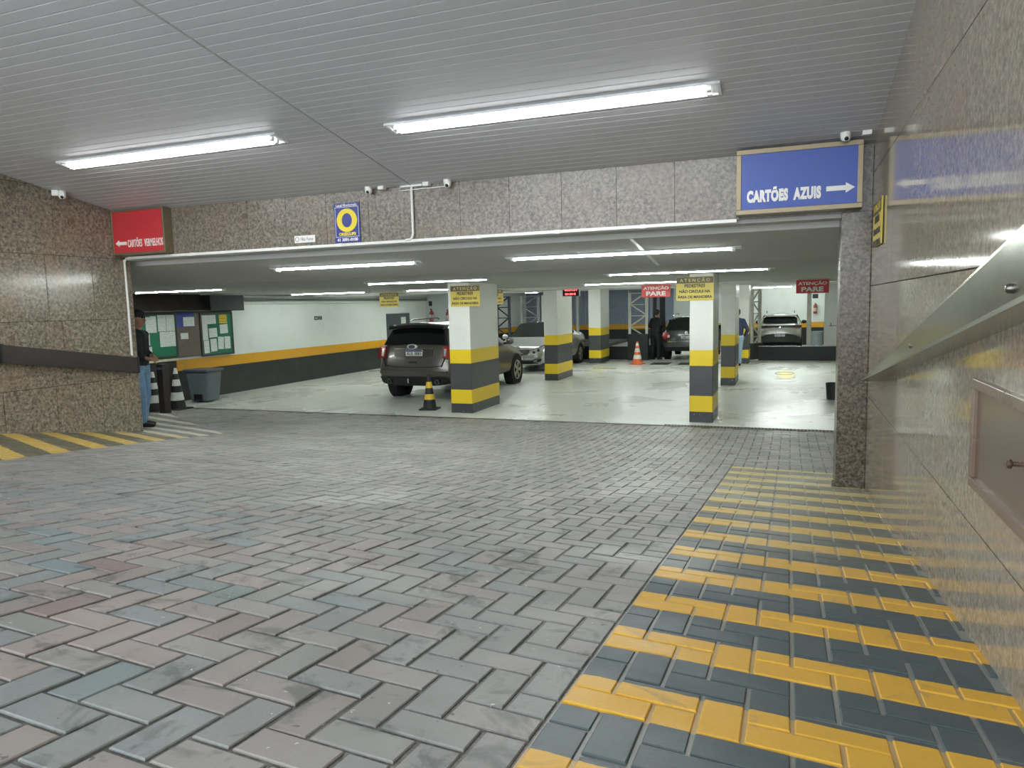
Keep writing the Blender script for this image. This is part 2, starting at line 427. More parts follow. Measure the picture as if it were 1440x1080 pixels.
# ------------------------------------------------------------------ walls of the ramp, clad in granite slabs
def slab_wall(name, axis, face, out, mat, rows, cuts, backing, thick=0.02, gap=0.006):
    """rows [(z0,z1)], cuts per row: list of positions along the wall; each slab is a part"""
    w = struct(name, backing, plain('slab_joint_dark', (46,43,40), 0.8))
    for r, (z0, z1) in enumerate(rows):
        cs = cuts[r % len(cuts)]
        for a, b in zip(cs[:-1], cs[1:]):
            m = MB(); e = 0.0
            if axis == 'x': m.box(min(face, face-out*thick), max(face, face-out*thick), a+gap/2, b-gap/2, z0+gap/2, z1-gap/2)
            else: m.box(a+gap/2, b-gap/2, min(face, face-out*thick), max(face, face-out*thick), z0+gap/2, z1-gap/2)
            m.build('granite_slab', mat, w)
    return w
m = MB(); m.box(WR+0.02, WR+0.25, Y0, YB+0.3, -0.4, 5.6)
wall_right = slab_wall('wall_right', 'x', WR, -1, M_GRAN_R, [(0.0, 1.15), (1.15, 2.10), (2.10, 3.05), (3.05, 4.1), (4.1, 5.6)],
    [[Y0, -1.5, 0.3, 2.0, 3.45, 4.55, 5.75, YB], [Y0, -2.0, -0.4, 1.3, 2.22, 3.85, 5.1, 6.25, YB]], m)
m = MB(); m.box(WL-0.30, WL-0.02, Y0, YB+0.05, 0.0, 5.6)
wall_left = slab_wall('wall_left', 'x', WL, 1, M_GRAN_L, [(0.30, 1.185), (1.185, 1.95), (1.95, 2.715), (2.715, 3.5), (3.5, 5.5)],
    [[Y0, -1.2, 0.6, 2.2, 3.7, 5.33, 5.95, 6.55, YB+0.10], [Y0, -2.0, 0.0, 1.6, 3.2, 4.6, 6.1, YB+0.10]], m)
m = MB(); m.box(WL-0.02, WL+0.001, YB+0.10, YB+0.115, 0.2, 2.72)
m.build('end_slab', M_GRAN_L, wall_left)
# header beam over the garage entrance
m = MB(); m.box(WL-0.3, WR+0.02, YB+0.02, YB+0.35, 2.745, 3.6)
beam = struct('trim_1', m, plain('slab_joint_dark', (46,43,40), 0.8))
xs = [WL]+[-1.03-0.553*k for k in range(12, -1, -1)]+[-0.477, 0.076, WR]
for a, b in zip(xs[:-1], xs[1:]):
    m = MB(); m.box(a+0.002, b-0.002, YB, YB+0.02, 2.735, 3.36); m.build('granite_slab', M_GRAN_B, beam)
# pillar under the right end of the beam
pil = thing('granite_pillar', 'narrow rough dark granite pillar under the beam beside the blue sign', 'pillar', (0.515, YB+0.15, 0.0))
m = MB(); m.box(-0.115, 0.125, -0.17, 0.17, 0.15, 2.74, 0.006); m.build('shaft', M_GRAN_P, pil)
m = MB(); m.box(-0.14, -0.06, -0.19, -0.05, 0.2, 0.345, 0.004); m.build('plinth_stone', M_GRAN_P, pil)
# outer ceiling: level-laid slats on a slope that follows the ramp
CS = 0.18
def zc(y): return 3.30+CS*(YB-y)
m = MB(); m.add([(WL-0.2, Y0, zc(Y0)+0.03), (WR+0.2, Y0, zc(Y0)+0.03), (WR+0.2, YB+0.1, zc(YB+0.1)+0.03), (WL-0.2, YB+0.1, zc(YB+0.1)+0.03),
    (WL-0.2, Y0, zc(Y0)+0.2), (WR+0.2, Y0, zc(Y0)+0.2), (WR+0.2, YB+0.1, zc(YB+0.1)+0.2), (WL-0.2, YB+0.1, zc(YB+0.1)+0.2)],
    [(0,3,2,1), (4,5,6,7), (0,1,5,4), (2,3,7,6), (1,2,6,5), (0,4,7,3)])
ceiling = struct('ceiling', m, M_DARKGAP)
P = 0.1; tilt = math.atan(-CS); n_rows = int((YB-Y0)/P)
def slat_mesh(L):
    prof = [(-0.0482, 0.012), (-0.0482, 0.003), (-0.045, 0.0), (0.045, 0.0), (0.0482, 0.003), (0.0482, 0.012)]
    mb = MB(); mb.prism(prof, -L/2, L/2, axis='x'); me = mb.mesh('ceiling_slat'); me.materials.append(M_SLAT); return me
XS = -3.80
sA, sB = slat_mesh(XS-0.004-WL), slat_mesh(WR-XS-0.004)
for k in range(n_rows):
    y = YB-P*(k+0.5)
    for me, xc in ((sA, (WL+XS-0.004)/2), (sB, (WR+XS+0.004)/2)):
        o = bpy.data.objects.new('ceiling_slat', me); COL.objects.link(o); o.location = (xc, y, zc(y)); o.rotation_euler = (tilt, 0, 0); o.parent = ceiling
m = MB(); m.box(-0.008, 0.008, -5.08, 5.08, -0.004, 0.012)
m.build('seam_strip', plain('seam_grey', (166,167,168), 0.4), ceiling, loc=(XS, (Y0+YB)/2, zc((Y0+YB)/2)), rot=(tilt, 0, 0))

# ------------------------------------------------------------------ garage shell
CI = 2.45
m = MB(); m.add([(-13.2,YB+.3,2.645),(2.1,YB+.3,2.645),(2.1,8.95,CI),(-13.2,8.95,CI),(-13.2,YB+.3,2.9),(2.1,YB+.3,2.9),(2.1,8.95,2.9),(-13.2,8.95,2.9)], [(0,3,2,1),(4,5,6,7),(0,1,5,4),(2,3,7,6),(1,2,6,5),(0,4,7,3)])
m.box(-13.2, 2.1, YB+0.05, YB+0.3, 2.70, 2.9)
struct('ceiling_entrance', m, M_CEIL2)
m = MB(); m.box(-13.2, 2.1, 8.95, 17.6, CI, 2.9)
struct('ceiling_garage', m, M_CEIL3)
m = MB(); m.box(-13.2, 2.1, 17.6, 25.6, 2.52, 2.9); struct('ceiling_rear', m, M_WHITE)
m = MB(); m.box(-13.2, 2.1, 25.6, 36.4, 3.3, 3.5); struct('ceiling_lift', m, M_GREYW)
m = MB(); m.box(-13.1, 2.1, 17.6, 18.7, 2.385, 2.53); struct('trim_2', m, M_WHITE)
m = MB(); m.box(-13.1, 2.1, 25.0, 25.6, 2.475, 3.35); struct('trim_3', m, M_WHITE)
m = MB(); m.box(-1.505, -1.475, YB+0.32, 8.93, -0.006, 0.02)
o = struct('trim_4', MB().add([(-1.53,YB+.31,2.643),(-1.49,YB+.31,2.643),(-1.49,8.95,CI-.002),(-1.53,8.95,CI-.002),(-1.53,YB+.31,2.66),(-1.49,YB+.31,2.66),(-1.49,8.95,CI+.02),(-1.53,8.95,CI+.02)], [(0,3,2,1),(4,5,6,7),(0,1,5,4),(2,3,7,6),(1,2,6,5),(0,4,7,3)]), M_PVC)
m = MB(); m.box(-13.3, -13.0, YB, 36.4, -0.3, 3.5); struct('wall_garage_left', m, M_WALLP)
m = MB(); m.box(2.0, 2.3, YB+0.3, 36.4, -0.3, 3.5); struct('wall_garage_right', m, M_WALLP)
m = MB(); m.box(-13.3, 2.3, 36.0, 36.4, -0.3, 3.5); struct('wall_garage_back', m, M_WALLP)
m = MB(); m.box(-13.3, WL-0.3, YB-0.1, YB+0.06, -0.2, 3.4); m.box(WL-.3, WL-.02, YB-.05, YB+.06, -.2, 3.4); struct('wall_entrance_left', m, M_GREYW)
m = MB(); m.box(WR, 2.3, YB+0.3, YB+0.45, -0.3, 3.0); struct('wall_entrance_right', m, M_GREYW)
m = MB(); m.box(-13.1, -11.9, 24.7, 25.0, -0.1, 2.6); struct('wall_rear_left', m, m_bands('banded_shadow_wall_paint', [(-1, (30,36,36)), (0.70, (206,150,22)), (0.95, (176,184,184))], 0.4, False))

m = MB(); m.box(-11.9, -1.92, YE-0.11, YE-0.03, -0.05, 0.007); struct('trim_5', m, plain('edge_channel', (66,65,60), 0.6))
# columns
def column(x0, x1, y0, y1, label):
    t = thing('painted_column', label, 'column', ((x0+x1)/2, (y0+y1)/2, 0), group=None)
    hx, hy = (x1-x0)/2, (y1-y0)/2
    m = MB(); m.box(-hx, hx, -hy, hy, -0.01, 2.53, 0.012); m.build('shaft', M_COLP, t)
    return t
c1 = column(-6.02, -5.58, 12.33, 13.72, 'white column with yellow and grey bands beside the brown-grey car and black-yellow cone')
c2 = column(-6.10, -5.73, 18.22, 19.62, 'banded column carrying the red digital clock, in front of the silver sedan')
c3 = column(-6.36, -5.94, 23.75, 24.97, 'banded column between the clock column and the orange cone')
c4 = column(-1.55, -1.17, 12.18, 13.12, 'slim banded column near the drain grate with the yellow warning sign overhanging left')
c5 = column(-1.53, -1.20, 17.75, 18.95, 'banded column hiding part of the man in the navy jacket')
c6 = column(-1.62, -1.22, 24.0, 25.0, 'banded column beside the lattice tower and the silver hatchback')

# ------------------------------------------------------------------ fluorescent fixtures
def lamp(x0, x1, y, z, label, group, slope=0.0, w=0.17, deep=0.016, gp=0.032, mat=None, rt=0.017):
    t = thing('ceiling_light', label, 'light', ((x0+x1)/2, y, z), group=group); t.rotation_euler = (math.atan(slope), 0, 0)
    h = (x1-x0)/2
    m = MB(); q = w/2+0.012; m.prism([(-q, 0.02), (q, 0.02), (q, -deep), (w/2, -deep), (w/2, -0.002), (-w/2, -0.002), (-w/2, -deep), (-q, -deep)], -h, h, axis='x')
    m.build('reflector_tray', M_REFL, t)
    for s in (-1, 1):
        m = MB(); m.box(s*h-0.012, s*h+0.012, -w/2-0.012, w/2+0.012, -deep, 0.02); m.build('end_plate', M_REFL, t)
        for q in (-1, 1):
            m = MB(); m.box(s*(h-0.07)-0.018, s*(h-0.07)+0.018, q*gp-0.016, q*gp+0.016, -0.040, -0.004); m.build('tube_holder', M_PVC, t)
    for q in (-1, 1):
        m = MB(); m.tube([(-h+0.08, q*gp, -0.004-rt), (h-0.08, q*gp, -0.004-rt)], rt, 8); m.build('tube', mat or M_TUBE, t, smooth=True)
    return t
lamp(-7.05, -4.32, 5.53, zc(5.53)-0.003, 'twin-tube fluorescent fixture on slatted ceiling towards the red sign', 'lights of the slatted ramp ceiling', -CS)
lamp(-3.24, -0.51, 5.63, zc(5.63)-0.003, 'twin-tube fluorescent fixture on slatted ceiling towards the blue sign', 'lights of the slatted ramp ceiling', -CS)
s2 = -(2.645-CI)/(8.95-YB-.3)
def zi(y): return 2.645+s2*(y-YB-.3)
lamp(-6.45, -4.22, 7.95, zi(7.95), 'lit tube fixture just inside the entrance, behind the round O poster', 'lights just inside the entrance', s2, 0.09, 0.013, 0.020, M_TUBE2, 0.011)
lamp(-3.12, -0.50, 8.02, zi(8.02), 'lit tube fixture just inside the entrance, towards the blue sign', 'lights just inside the entrance', s2, 0.09, 0.013, 0.020, M_TUBE2, 0.011)
for x0, x1, y, l in ((-6.90, -4.52, 10.9, 'in front of the column by the brown-grey car'), (-2.66, -0.23, 10.9, 'in front of the slim column by the drain'), (-12.3, -9.95, 10.9, 'beside the notice boards'),
                     (-8.95, -6.5, 15.9, 'above the brown-grey car'), (-4.4, -1.95, 15.9, 'between the clock and the slim column'), (-12.4, -10.0, 15.9, 'along the striped left wall')):
    lamp(x0, x1, y, CI, 'flat ceiling tube fixture '+l, 'lights of the flat garage ceiling', 0.0, 0.09, 0.013, 0.020, M_TUBE2, 0.011)
for x0, x1, l in ((-12.0, -9.6, 'before the grey steel door'), (-8.6, -6.2, 'over the silver sedan'), (-4.8, -2.4, 'before the dark green wagon'), (-1.0, 1.4, 'before the long black kerb')):  # extra tubes out of view, added to brighten the deeper garage
    lamp(x0, x1, 21.2, 2.52, 'added tube fixture behind the cross beam '+l, 'fill lights added out of view behind the beam', mat=M_TUBE2)
for x0, y, l in ((-11.65, 32.0, 'behind the dark lattice tower'), (-10.3, 31.0, 'behind the silver sedan'), (-6.9, 30.5, 'above the lift bay behind the orange cone'), (-5.6, 31.5, 'beside the red stop sign')):
    lamp(x0, x0+0.75, y, 2.62, 'short lit tube fixture in the lift hall, '+l, 'short lights of the lift hall', mat=M_TUBE2)
lamp(-1.35, 0.1, 27.6, 2.47, 'lit tube fixture hanging over the silver hatchback', 'short lights of the lift hall')
for x0, y, l in ((-1.1, 31.0, 'above the silver hatchback'), (-1.1, 34.0, 'by the far wall behind the hatchback'), (-4.6, 31.0, 'above the dark green wagon')):  # unseen high tubes, added to brighten the lift bays
    lamp(x0, x0+2.4, y, 3.3, 'long added tube fixture high in the lift hall, '+l, 'fill lights added high in the lift hall', mat=M_TUBE2)

# ------------------------------------------------------------------ rails, hatch, signs on the ramp
hr = thing('handrail', 'wide tapering steel handrail plate bolted to the polished granite wall', 'handrail', (WR, 0, 0))
def ry_top(y): return 1.372+0.197*(6.22-y)
def ry_bot(y): return 1.352+0.1525*(6.22-y)
ya, yb = 0.3, 6.22
m = MB()
m.add([(-0.075, ya, ry_bot(ya)+0.012), (-0.10, ya, ry_top(ya)), (-0.075, yb, ry_bot(yb)+0.006), (-0.10, yb, ry_top(yb)),
       (-0.070, ya, ry_bot(ya)+0.012), (-0.090, ya, ry_top(ya)), (-0.070, yb, ry_bot(yb)+0.006), (-0.090, yb, ry_top(yb))],
      [(0,1,3,2), (4,6,7,5), (0,4,5,1), (2,3,7,6), (1,5,7,3), (0,2,6,4)])
m.build('face_plate', M_STEEL, hr)
m = MB()
for y in (ya, yb): pass
m.add([(-0.115, ya, ry_bot(ya)), (-0.115, ya, ry_bot(ya)+0.018), (0, ya, ry_bot(ya)), (0, ya, ry_bot(ya)+0.018),
       (-0.115, yb, ry_bot(yb)), (-0.115, yb, ry_bot(yb)+0.010), (0, yb, ry_bot(yb)), (0, yb, ry_bot(yb)+0.010)],
      [(0,1,3,2), (4,6,7,5), (0,4,5,1), (2,3,7,6), (1,5,7,3), (0,2,6,4)])
m.build('bottom_flange', M_STEEL, hr)
m = MB()
m.add([(-0.10, ya, ry_top(ya)-0.006), (-0.10, ya, ry_top(ya)+0.004), (0, ya, ry_top(ya)-0.006), (0, ya, ry_top(ya)+0.004),
       (-0.10, yb, ry_top(yb)-0.006), (-0.10, yb, ry_top(yb)+0.004), (0, yb, ry_top(yb)-0.006), (0, yb, ry_top(yb)+0.004)],
      [(0,1,3,2), (4,6,7,5), (0,4,5,1), (2,3,7,6), (1,5,7,3), (0,2,6,4)])
m.build('top_flange', M_STEEL, hr)
for y, z in ((2.30, 2.015), (3.95, 1.765)):
    m = MB(); m.lathe([(0.0, -0.104), (0.008, -0.103), (0.013, -0.098), (0.014, -0.090), (0.014, -0.07)], 14, 'x', (0, y, z)); m.build('bolt', plain('bolt_steel', (120,116,108), 0.3, 0.9), hr, smooth=True)
hl = thing('handrail', 'dark brown box handrail sloping down the brown granite wall', 'handrail', (WL, 0, 0))
m = MB(); A, B = (5.32, 1.515, 1.71), (7.02, 1.25, 1.445)
m.add([(x, y, z) for y, z0, z1 in (A, B) for z in (z0, z1) for x in (0.0, 0.10)], [(0,1,3,2), (4,6,7,5), (0,4,5,1), (2,3,7,6), (1,5,7,3), (0,2,6,4)])
m.build('rail', M_BROWN, hl)
for y, z0, z1 in ((5.29, 1.512, 1.722), (7.02, 1.243, 1.45)):
    m = MB(); m.box(0.0, 0.105, y, y+0.03, z0, z1, 0.004); m.build('end_cap', M_BLKPL, hl)
# small service hatch in the right wall
ht = thing('service_hatch', 'brown metal service hatch with round knob set in the granite wall', 'hatch', (WR, 2.64, 1.505))
HB = plain('hatch_bronze', (134,117,102), 0.28, 0.35, grime=0.03, scale=2)
a, b, c, d = -0.385, 0.385, -0.197, 0.197; w = 0.035
for name, (y0, y1, z0, z1) in dict(frame_top=(a, b, d-w, d), frame_bottom=(a, b, c, c+w), frame_side=(a, a+w, c+w, d-w), frame_side_far=(b-w, b, c+w, d-w)).items():
    m = MB(); m.box(-0.022, 0.005, y0, y1, z0, z1, 0.003); m.build('frame_side' if 'side' in name else name, HB, ht)
m = MB(); m.box(-0.008, 0.005, a+w, b-w, c+w, d-w); dd = m.build('door', plain('hatch_brown', (112,92,80), 0.2, 0.25, grime=0.03, scale=2), ht)
m = MB(); m.lathe([(0.0, -0.042), (0.011, -0.040), (0.016, -0.034), (0.014, -0.028), (0.007, -0.024), (0.007, -0.010), (0.012, -0.006)], 16, 'x', (0, -0.175, 0.0)); m.build('knob', plain('knob_brown', (110,92,82), 0.25, 0.6), dd, smooth=True)

def frame_sign(name, label, x0, x1, z0, z1, yf, depth, face, fw):
    t = thing(name, label, 'sign', ((x0+x1)/2, yf, (z0+z1)/2)); hx, hz = (x1-x0)/2, (z1-z0)/2
    m = MB(); m.box(-hx, hx, 0.012, depth, -hz, hz); m.build('box', M_BRONZE, t)
    for n, r in (('frame_rail', (-hx, hx, hz-fw, hz)), ('frame_rail', (-hx, hx, -hz, -hz+fw)), ('frame_stile', (-hx, -hx+fw, -hz+fw, hz-fw)), ('frame_stile', (hx-fw, hx, -hz+fw, hz-fw))):
        m = MB(); m.box(r[0], r[1], -0.006, 0.014, r[2], r[3], 0.003); m.build(n, M_BRONZE, t)
    m = MB(); m.box(-hx+fw, hx-fw, 0.002, 0.014, -hz+fw, hz-fw); m.build('face', face, t)
    return t, hx, hz
M_BLUE = plain('blue_sign_face', (40,72,158), 0.35, grime=0.05, scale=2)
M_RED = plain('red_sign_face', (190,52,58), 0.4, grime=0.06, scale=2)
t, hx, hz = frame_sign('blue_sign', 'blue framed sign with white words and arrow pointing right', -0.465, 0.545, 2.75, 3.305, 6.80, 0.20, M_BLUE, 0.042)
text('lettering', 'CARTÕES  AZUIS', 0.13, M_TXTW, t, (-0.115, 0.0, -0.115), bold=0.009, fit=(0.60, 0.128), sp=1.12)
m = MB(); m.prism([(0.225,-0.125),(0.375,-0.125),(0.375,-0.148),(0.445,-0.105),(0.375,-0.062),(0.375,-0.085),(0.225,-0.085)], -0.002, 0.004); m.build('arrow', M_TXTW, t)
t, hx, hz = frame_sign('red_sign', 'red framed sign with white words and arrow pointing left', WL+0.005, -7.17, 2.752, 3.31, 6.87, 0.13, M_RED, 0.026)
text('lettering', 'CARTÕES  VERMELHOS', 0.11, M_TXTW, t, (0.115, 0.0, -0.13), bold=0.0015, fit=(0.58, 0.115), sp=1.12)
m = MB(); m.prism([(-0.195,-0.115),(-0.32,-0.115),(-0.32,-0.095),(-0.38,-0.135),(-0.32,-0.175),(-0.32,-0.155),(-0.195,-0.155)], -0.002, 0.004); m.build('arrow', M_TXTW, t)
# security company poster on the beam
M_NAVY = plain('navy_poster', (36,52,128), 0.4, grime=0.05)
t = thing('security_poster', 'blue poster with a big yellow letter O on the beam', 'poster', (-4.625, YB, 2.965))
m = MB(); m.box(-0.165, 0.165, -0.012, 0.002, -0.215, 0.215); m.build('panel', M_NAVY, t)
m = MB(); n = 40
def oval(rx, rz, cz): return [(rx*math.cos(2*PI*k/n), cz+rz*math.sin(2*PI*k/n)) for k in range(n)]
o1, o2 = oval(0.132, 0.128, 0.025), oval(0.066, 0.078, 0.025)
m.add([(x, -0.0145, z) for x, z in o1+o2]+[(x, -0.011, z) for x, z in o1+o2], [(k, (k+1) % n, n+(k+1) % n, n+k) for k in range(n)]+[(k, 2*n+k, 2*n+(k+1) % n, (k+1) % n) for k in range(n)]+[(n+k, n+(k+1) % n, 3*n+(k+1) % n, 3*n+k) for k in range(n)])
m.build('letter_o', M_TXTY, t)
text('lettering', 'ORSEGUPS', 0.05, M_TXTY, t, (0, -0.012, -0.125), bold=0.002, fit=(0.22, 0.036))
text('lettering', '41 3091-0100', 0.05, M_TXTW, t, (0, -0.012, -0.186), bold=0.0015, fit=(0.27, 0.036))
text('lettering', 'Local Monitorado', 0.04, M_TXTW, t, (0, -0.012, 0.192), bold=0.0005, fit=(0.27, 0.03))
for r in ((-0.152, 0.152, -0.157, -0.153), (-0.152, 0.152, 0.168, 0.172), (-0.152, -0.148, -0.157, 0.172), (0.148, 0.152, -0.157, 0.172)):
    m = MB(); m.box(r[0], r[1], -0.0135, -0.011, r[2], r[3]); m.build('border_line', M_TXTW, t)
t = thing('no_smoking_label', 'small white no-smoking label on the beam beside the blue poster', 'label', (-5.205, YB, 2.817))
m = MB(); m.box(-0.14, 0.14, -0.006, 0.002, -0.04, 0.04); m.build('plate', M_PVC, t)
text('lettering', 'Não Fume', 0.05, plain('grey_ink', (110,110,112), 0.5), t, (0.03, -0.0065, 0), fit=(0.17, 0.04), depth=0.0005)
m = MB(); m.lathe([(0.022, -0.007), (0.028, -0.007), (0.028, -0.005), (0.022, -0.005)], 20, 'y', (-0.105, 0, 0), close=True); m.build('symbol', plain('grey_ink', (110,110,112), 0.5), t)
m = MB(); m.lathe([(0.0, -0.004), (0.034, -0.004), (0.036, 0.002)], 22, 'y'); o = m.build('cover_disc', plain('brown_disc', (98,82,76), 0.5), None, (-6.05, YB, 3.13)); tag(o, 'round brown cover plate on the beam near the red sign', 'cover')
# conduits on the beam
t = thing('conduit', 'white conduit running along the lower edge of the beam', 'conduit', (0, YB, 2.735))
m = MB(); m.box(WL+0.12, -0.47, -0.022, 0.012, -0.028, 0.004, 0.003); m.build('duct', M_PVC, t)
for x in (-6.9, -5.6, -4.75, -3.05, -2.2, -1.35): m = MB(); m.box(x, x+0.05, -0.027, 0.010, -0.032, 0.006); m.build('clip', M_PVC, t)
t = thing('conduit', 'white conduit dropping down the beam between the two cameras', 'conduit', (-3.795, YB, 3.0))
m = MB(); m.tube([(0, -0.02, 0.30), (0, -0.02, -0.20), (-0.01, -0.02, -0.24), (-0.035, -0.02, -0.262), (-0.09, -0.02, -0.268)], 0.014, 10); m.build('drop_pipe', M_PVC, t, smooth=True)
m = MB(); m.box(-0.13, 0.13, -0.035, -0.003, 0.285, 0.315, 0.003); m.build('tee_duct', M_PVC, t)
m = MB(); m.tube([(-0.15, -0.015, 0.255), (0.42, -0.015, 0.262)], 0.006, 8); m.build('cable', M_PVC, t)
t = thing('conduit', 'thin white conduit down the corner of the brown granite wall', 'conduit', (WL, YB+0.02, 2.07))
m = MB(); m.tube([(0.014, 0, 0.64), (0.014, 0, -0.60)], 0.014, 10); m.build('pipe', M_PVC, t, smooth=True)
m = MB(); m.tube([(0.014, 0, 0.60), (0.05, 0.0, 0.655), (0.16, 0, 0.662)], 0.012, 10); m.build('elbow', M_PVC, t, smooth=True)
# dome cameras
def dome_cam(label, loc, box_dx, rz=0.0):
    t = thing('dome_camera', label, 'camera', loc, rz, 'dome cameras of the ramp')
    m = MB(); m.lathe([(0.0, 0.055), (0.036, 0.055), (0.042, 0.045), (0.042, 0.012), (0.038, 0.0)], 18); m.build('base', M_PVC, t, smooth=True)
    m = MB(); m.lathe([(0.040, 0.012), (0.041, 0.0), (0.037, -0.022), (0.025, -0.038), (0.0, -0.044)], 18); m.build('dome', M_PVC, t, smooth=True)
    m = MB(); m.sphere((0.004, -0.024, -0.020), (0.019, 0.019, 0.019), 12, 8); m.build('lens', plain('lens_black', (14,14,16), 0.1), t, smooth=True)
    m = MB(); m.box(box_dx-0.035, box_dx+0.035, -0.02, 0.045, -0.005, 0.06, 0.004); bb = m.build('junction_box', M_PVC, t)
    m = MB(); m.tube([(0.0, 0.03, 0.03), (box_dx, 0.03, 0.035)], 0.007, 8); m.build('cable', plain('dark_cable', (74,74,74), 0.5), t)
    m = MB(); m.box(-0.02, 0.02, 0.01, 0.06, 0.04, 0.10); m.build('mount', M_PVC, t)
    return t
dome_cam('white dome camera left of the dropped conduit above the blue poster', (-4.30, YB-0.06, 3.285), 0.16)
dome_cam('white dome camera right of the dropped conduit on the beam', (-3.35, YB-0.06, 3.28), -0.25)
dome_cam('white dome camera under the slatted ceiling above the blue sign', (0.40, 6.72, 3.325), 0.16)
dome_cam('white dome camera in the ceiling corner over the brown granite wall', (-7.93, 6.15, 3.40), -0.07, 0.6)
# yellow warning signs
def warn_sign(name, label, loc, rz=0.0, w=0.60, h=0.385, hang=False, group=None):
    t = thing(name, label, 'sign', loc, rz, group)
    m = MB(); m.box(-w/2, w/2, -0.006, 0.006, -h/2, h/2); m.build('panel', M_YSIGN, t)
    m = MB(); m.box(-w/2+0.006, w/2-0.006, -0.009, -0.005, h/2-0.105, h/2-0.006); m.build('header_band', plain('sign_brown_black', (70,62,30), 0.4), t)
    text('lettering', 'A T E N Ç Ã O', 0.08, M_YSIGN, t, (0, -0.009, h/2-0.056), bold=0.002, fit=(w*0.80, 0.078))
    for k, (s, f) in enumerate((('PEDESTRES', 0.55), ('NÃO CIRCULE NA', 0.82), ('ÁREA DE MANOBRA', 0.92))):
        text('lettering', s, 0.06, M_TXTK, t, (0, -0.0065, h/2-0.145-k*0.088), bold=0.002, fit=(w*f, 0.058))
    if hang:
        for x in (-w*0.4, w*0.4): m = MB(); m.tube([(x, 0, h/2-0.01), (x, 0, hang)], 0.003, 6); m.build('wire', M_STEEL, t)
    return t
warn_sign('warning_sign', 'yellow pedestrian warning sign on the column by the brown-grey car', (-5.655, 12.315, 2.205))
warn_sign('warning_sign', 'yellow pedestrian warning sign on the slim column by the drain grate', (-1.465, 12.165, 2.212))
warn_sign('warning_sign', 'yellow pedestrian warning sign hung before the striped left wall', (-10.28, 17.4, 2.245), hang=0.215)
warn_sign('warning_sign', 'yellow pedestrian warning sign hung above the silver sedan', (-7.21, 17.4, 2.245), hang=0.215)
warn_sign('warning_sign', 'yellow pedestrian warning sign on the polished granite wall', (WR-0.012, 6.42, 2.58), -PI/2, 0.56, 0.35)
def stop_sign(label, x0, x1, z0, z1, y):
    t = thing('stop_sign', label, 'sign', ((x0+x1)/2, y, (z0+z1)/2)); w, h = x1-x0, z1-z0
    m = MB(); m.box(-w/2, w/2, -0.008, 0.008, -h/2, h/2); m.build('panel', plain('stop_red', (196,50,48), 0.4, grime=0.04), t)
    text('lettering', 'ATENÇÃO', 0.1, M_TXTW, t, (0, -0.0085, h*0.23), bold=0.003, fit=(w*0.88, h*0.34))
    text('lettering', 'PARE', 0.1, M_TXTW, t, (0, -0.0085, -h*0.2), bold=0.004, fit=(w*0.68, h*0.36))
    for x in (-w*0.4, w*0.4): m = MB(); m.tube([(x, 0, h/2-0.01), (x, 0, 2.45-(z0+z1)/2)], 0.004, 6); m.build('hanger', M_STEEL, t)
stop_sign('red stop sign hanging above the orange cone and the dark green car', -3.33, -2.65, 2.125, 2.42, 17.35)
stop_sign('red stop sign hanging above the open lift bay of the silver hatchback', 0.107, 0.775, 2.125, 2.42, 17.35)
t = thing('digital_clock', 'black digital clock with red digits on the column in front of the sedan', 'clock', (-5.31, 18.12, 2.345))
m = MB(); m.box(-0.22, 0.22, -0.03, 0.095, -0.13, 0.13, 0.008); m.build('case', M_BLKPL, t)
m = MB(); m.box(-0.205, 0.205, -0.033, -0.029, -0.115, 0.115); m.build('screen', plain('dark_red_screen', (36,10,12), 0.2), t)
M_LED = emit('red_digits', (255,40,50), 3.0)
text('digits', '03:31:31', 0.08, M_LED, t, (0.0, -0.034, 0.045), bold=0.002, fit=(0.33, 0.085))
text('digits', '00-30 8', 0.06, M_LED, t, (-0.01, -0.034, -0.075), bold=0.002, fit=(0.28, 0.05))

# ------------------------------------------------------------------ left side: notice boards, bin, cones
WG = -13.0
aw = thing('booth_awning', 'dark brown ribbed awning panel above the notice boards', 'awning', (WG, 12.3, 2.22))
m = MB(); m.prism([(0.0, 0.22), (0.06, 0.22), (0.34, -0.15), (0.34, -0.18), (0.0, -0.18)], -1.45, 1.0, axis='y'); m.build('panel', M_BROWN, aw)
for k in range(5):
    y = -1.2+k*0.52; m = MB(); m.add([(0.075,y,0.222),(0.075,y+.05,0.222),(0.355,y+.05,-0.16),(0.355,y,-0.16),(0.045,y,0.21),(0.045,y+.05,0.21),(0.335,y+.05,-0.16),(0.335,y,-0.16)], [(0,1,2,3),(4,7,6,5),(0,4,5,1),(2,6,7,3),(1,5,6,2),(0,3,7,4)]); m.build('rib', M_BROWN, aw)
m = MB(); m.box(0.0, 0.36, 1.0, 2.12, -0.17, 0.20, 0.01); m.build('end_box', plain('dark_green_black', (20,27,27), 0.6), aw)
M_GRN = plain('green_felt', (34,112,82), 0.8, grime=0.08)
M_BFR = plain('board_frame', (52,48,44), 0.45)
def board(label, y0, y1, z0, z1, x):
    t = thing('notice_board', label, 'notice board', (x, (y0+y1)/2, (z0+z1)/2)); hy, hz = (y1-y0)/2, (z1-z0)/2
    m = MB(); m.box(0.0, 0.02, -hy, hy, -hz, hz); m.build('felt', M_GRN, t)
    for a in ((-hy-0.04, hy+0.04, hz, hz+0.04), (-hy-0.04, hy+0.04, -hz-0.04, -hz), (-hy-0.04, -hy, -hz, hz), (hy, hy+0.04, -hz, hz)):
        m = MB(); m.box(0.0, 0.03, a[0], a[1], a[2], a[3]); m.build('frame_bar', M_BFR, t)
BX = WG+0.05
m = MB(); m.box(WG, BX, 10.2, 14.32, 1.01, 2.06); struct('wall_booth_panel', m, plain('booth_brown', (86,78,70), 0.5))  # thin booth panel on the left garage wall, behind the boards
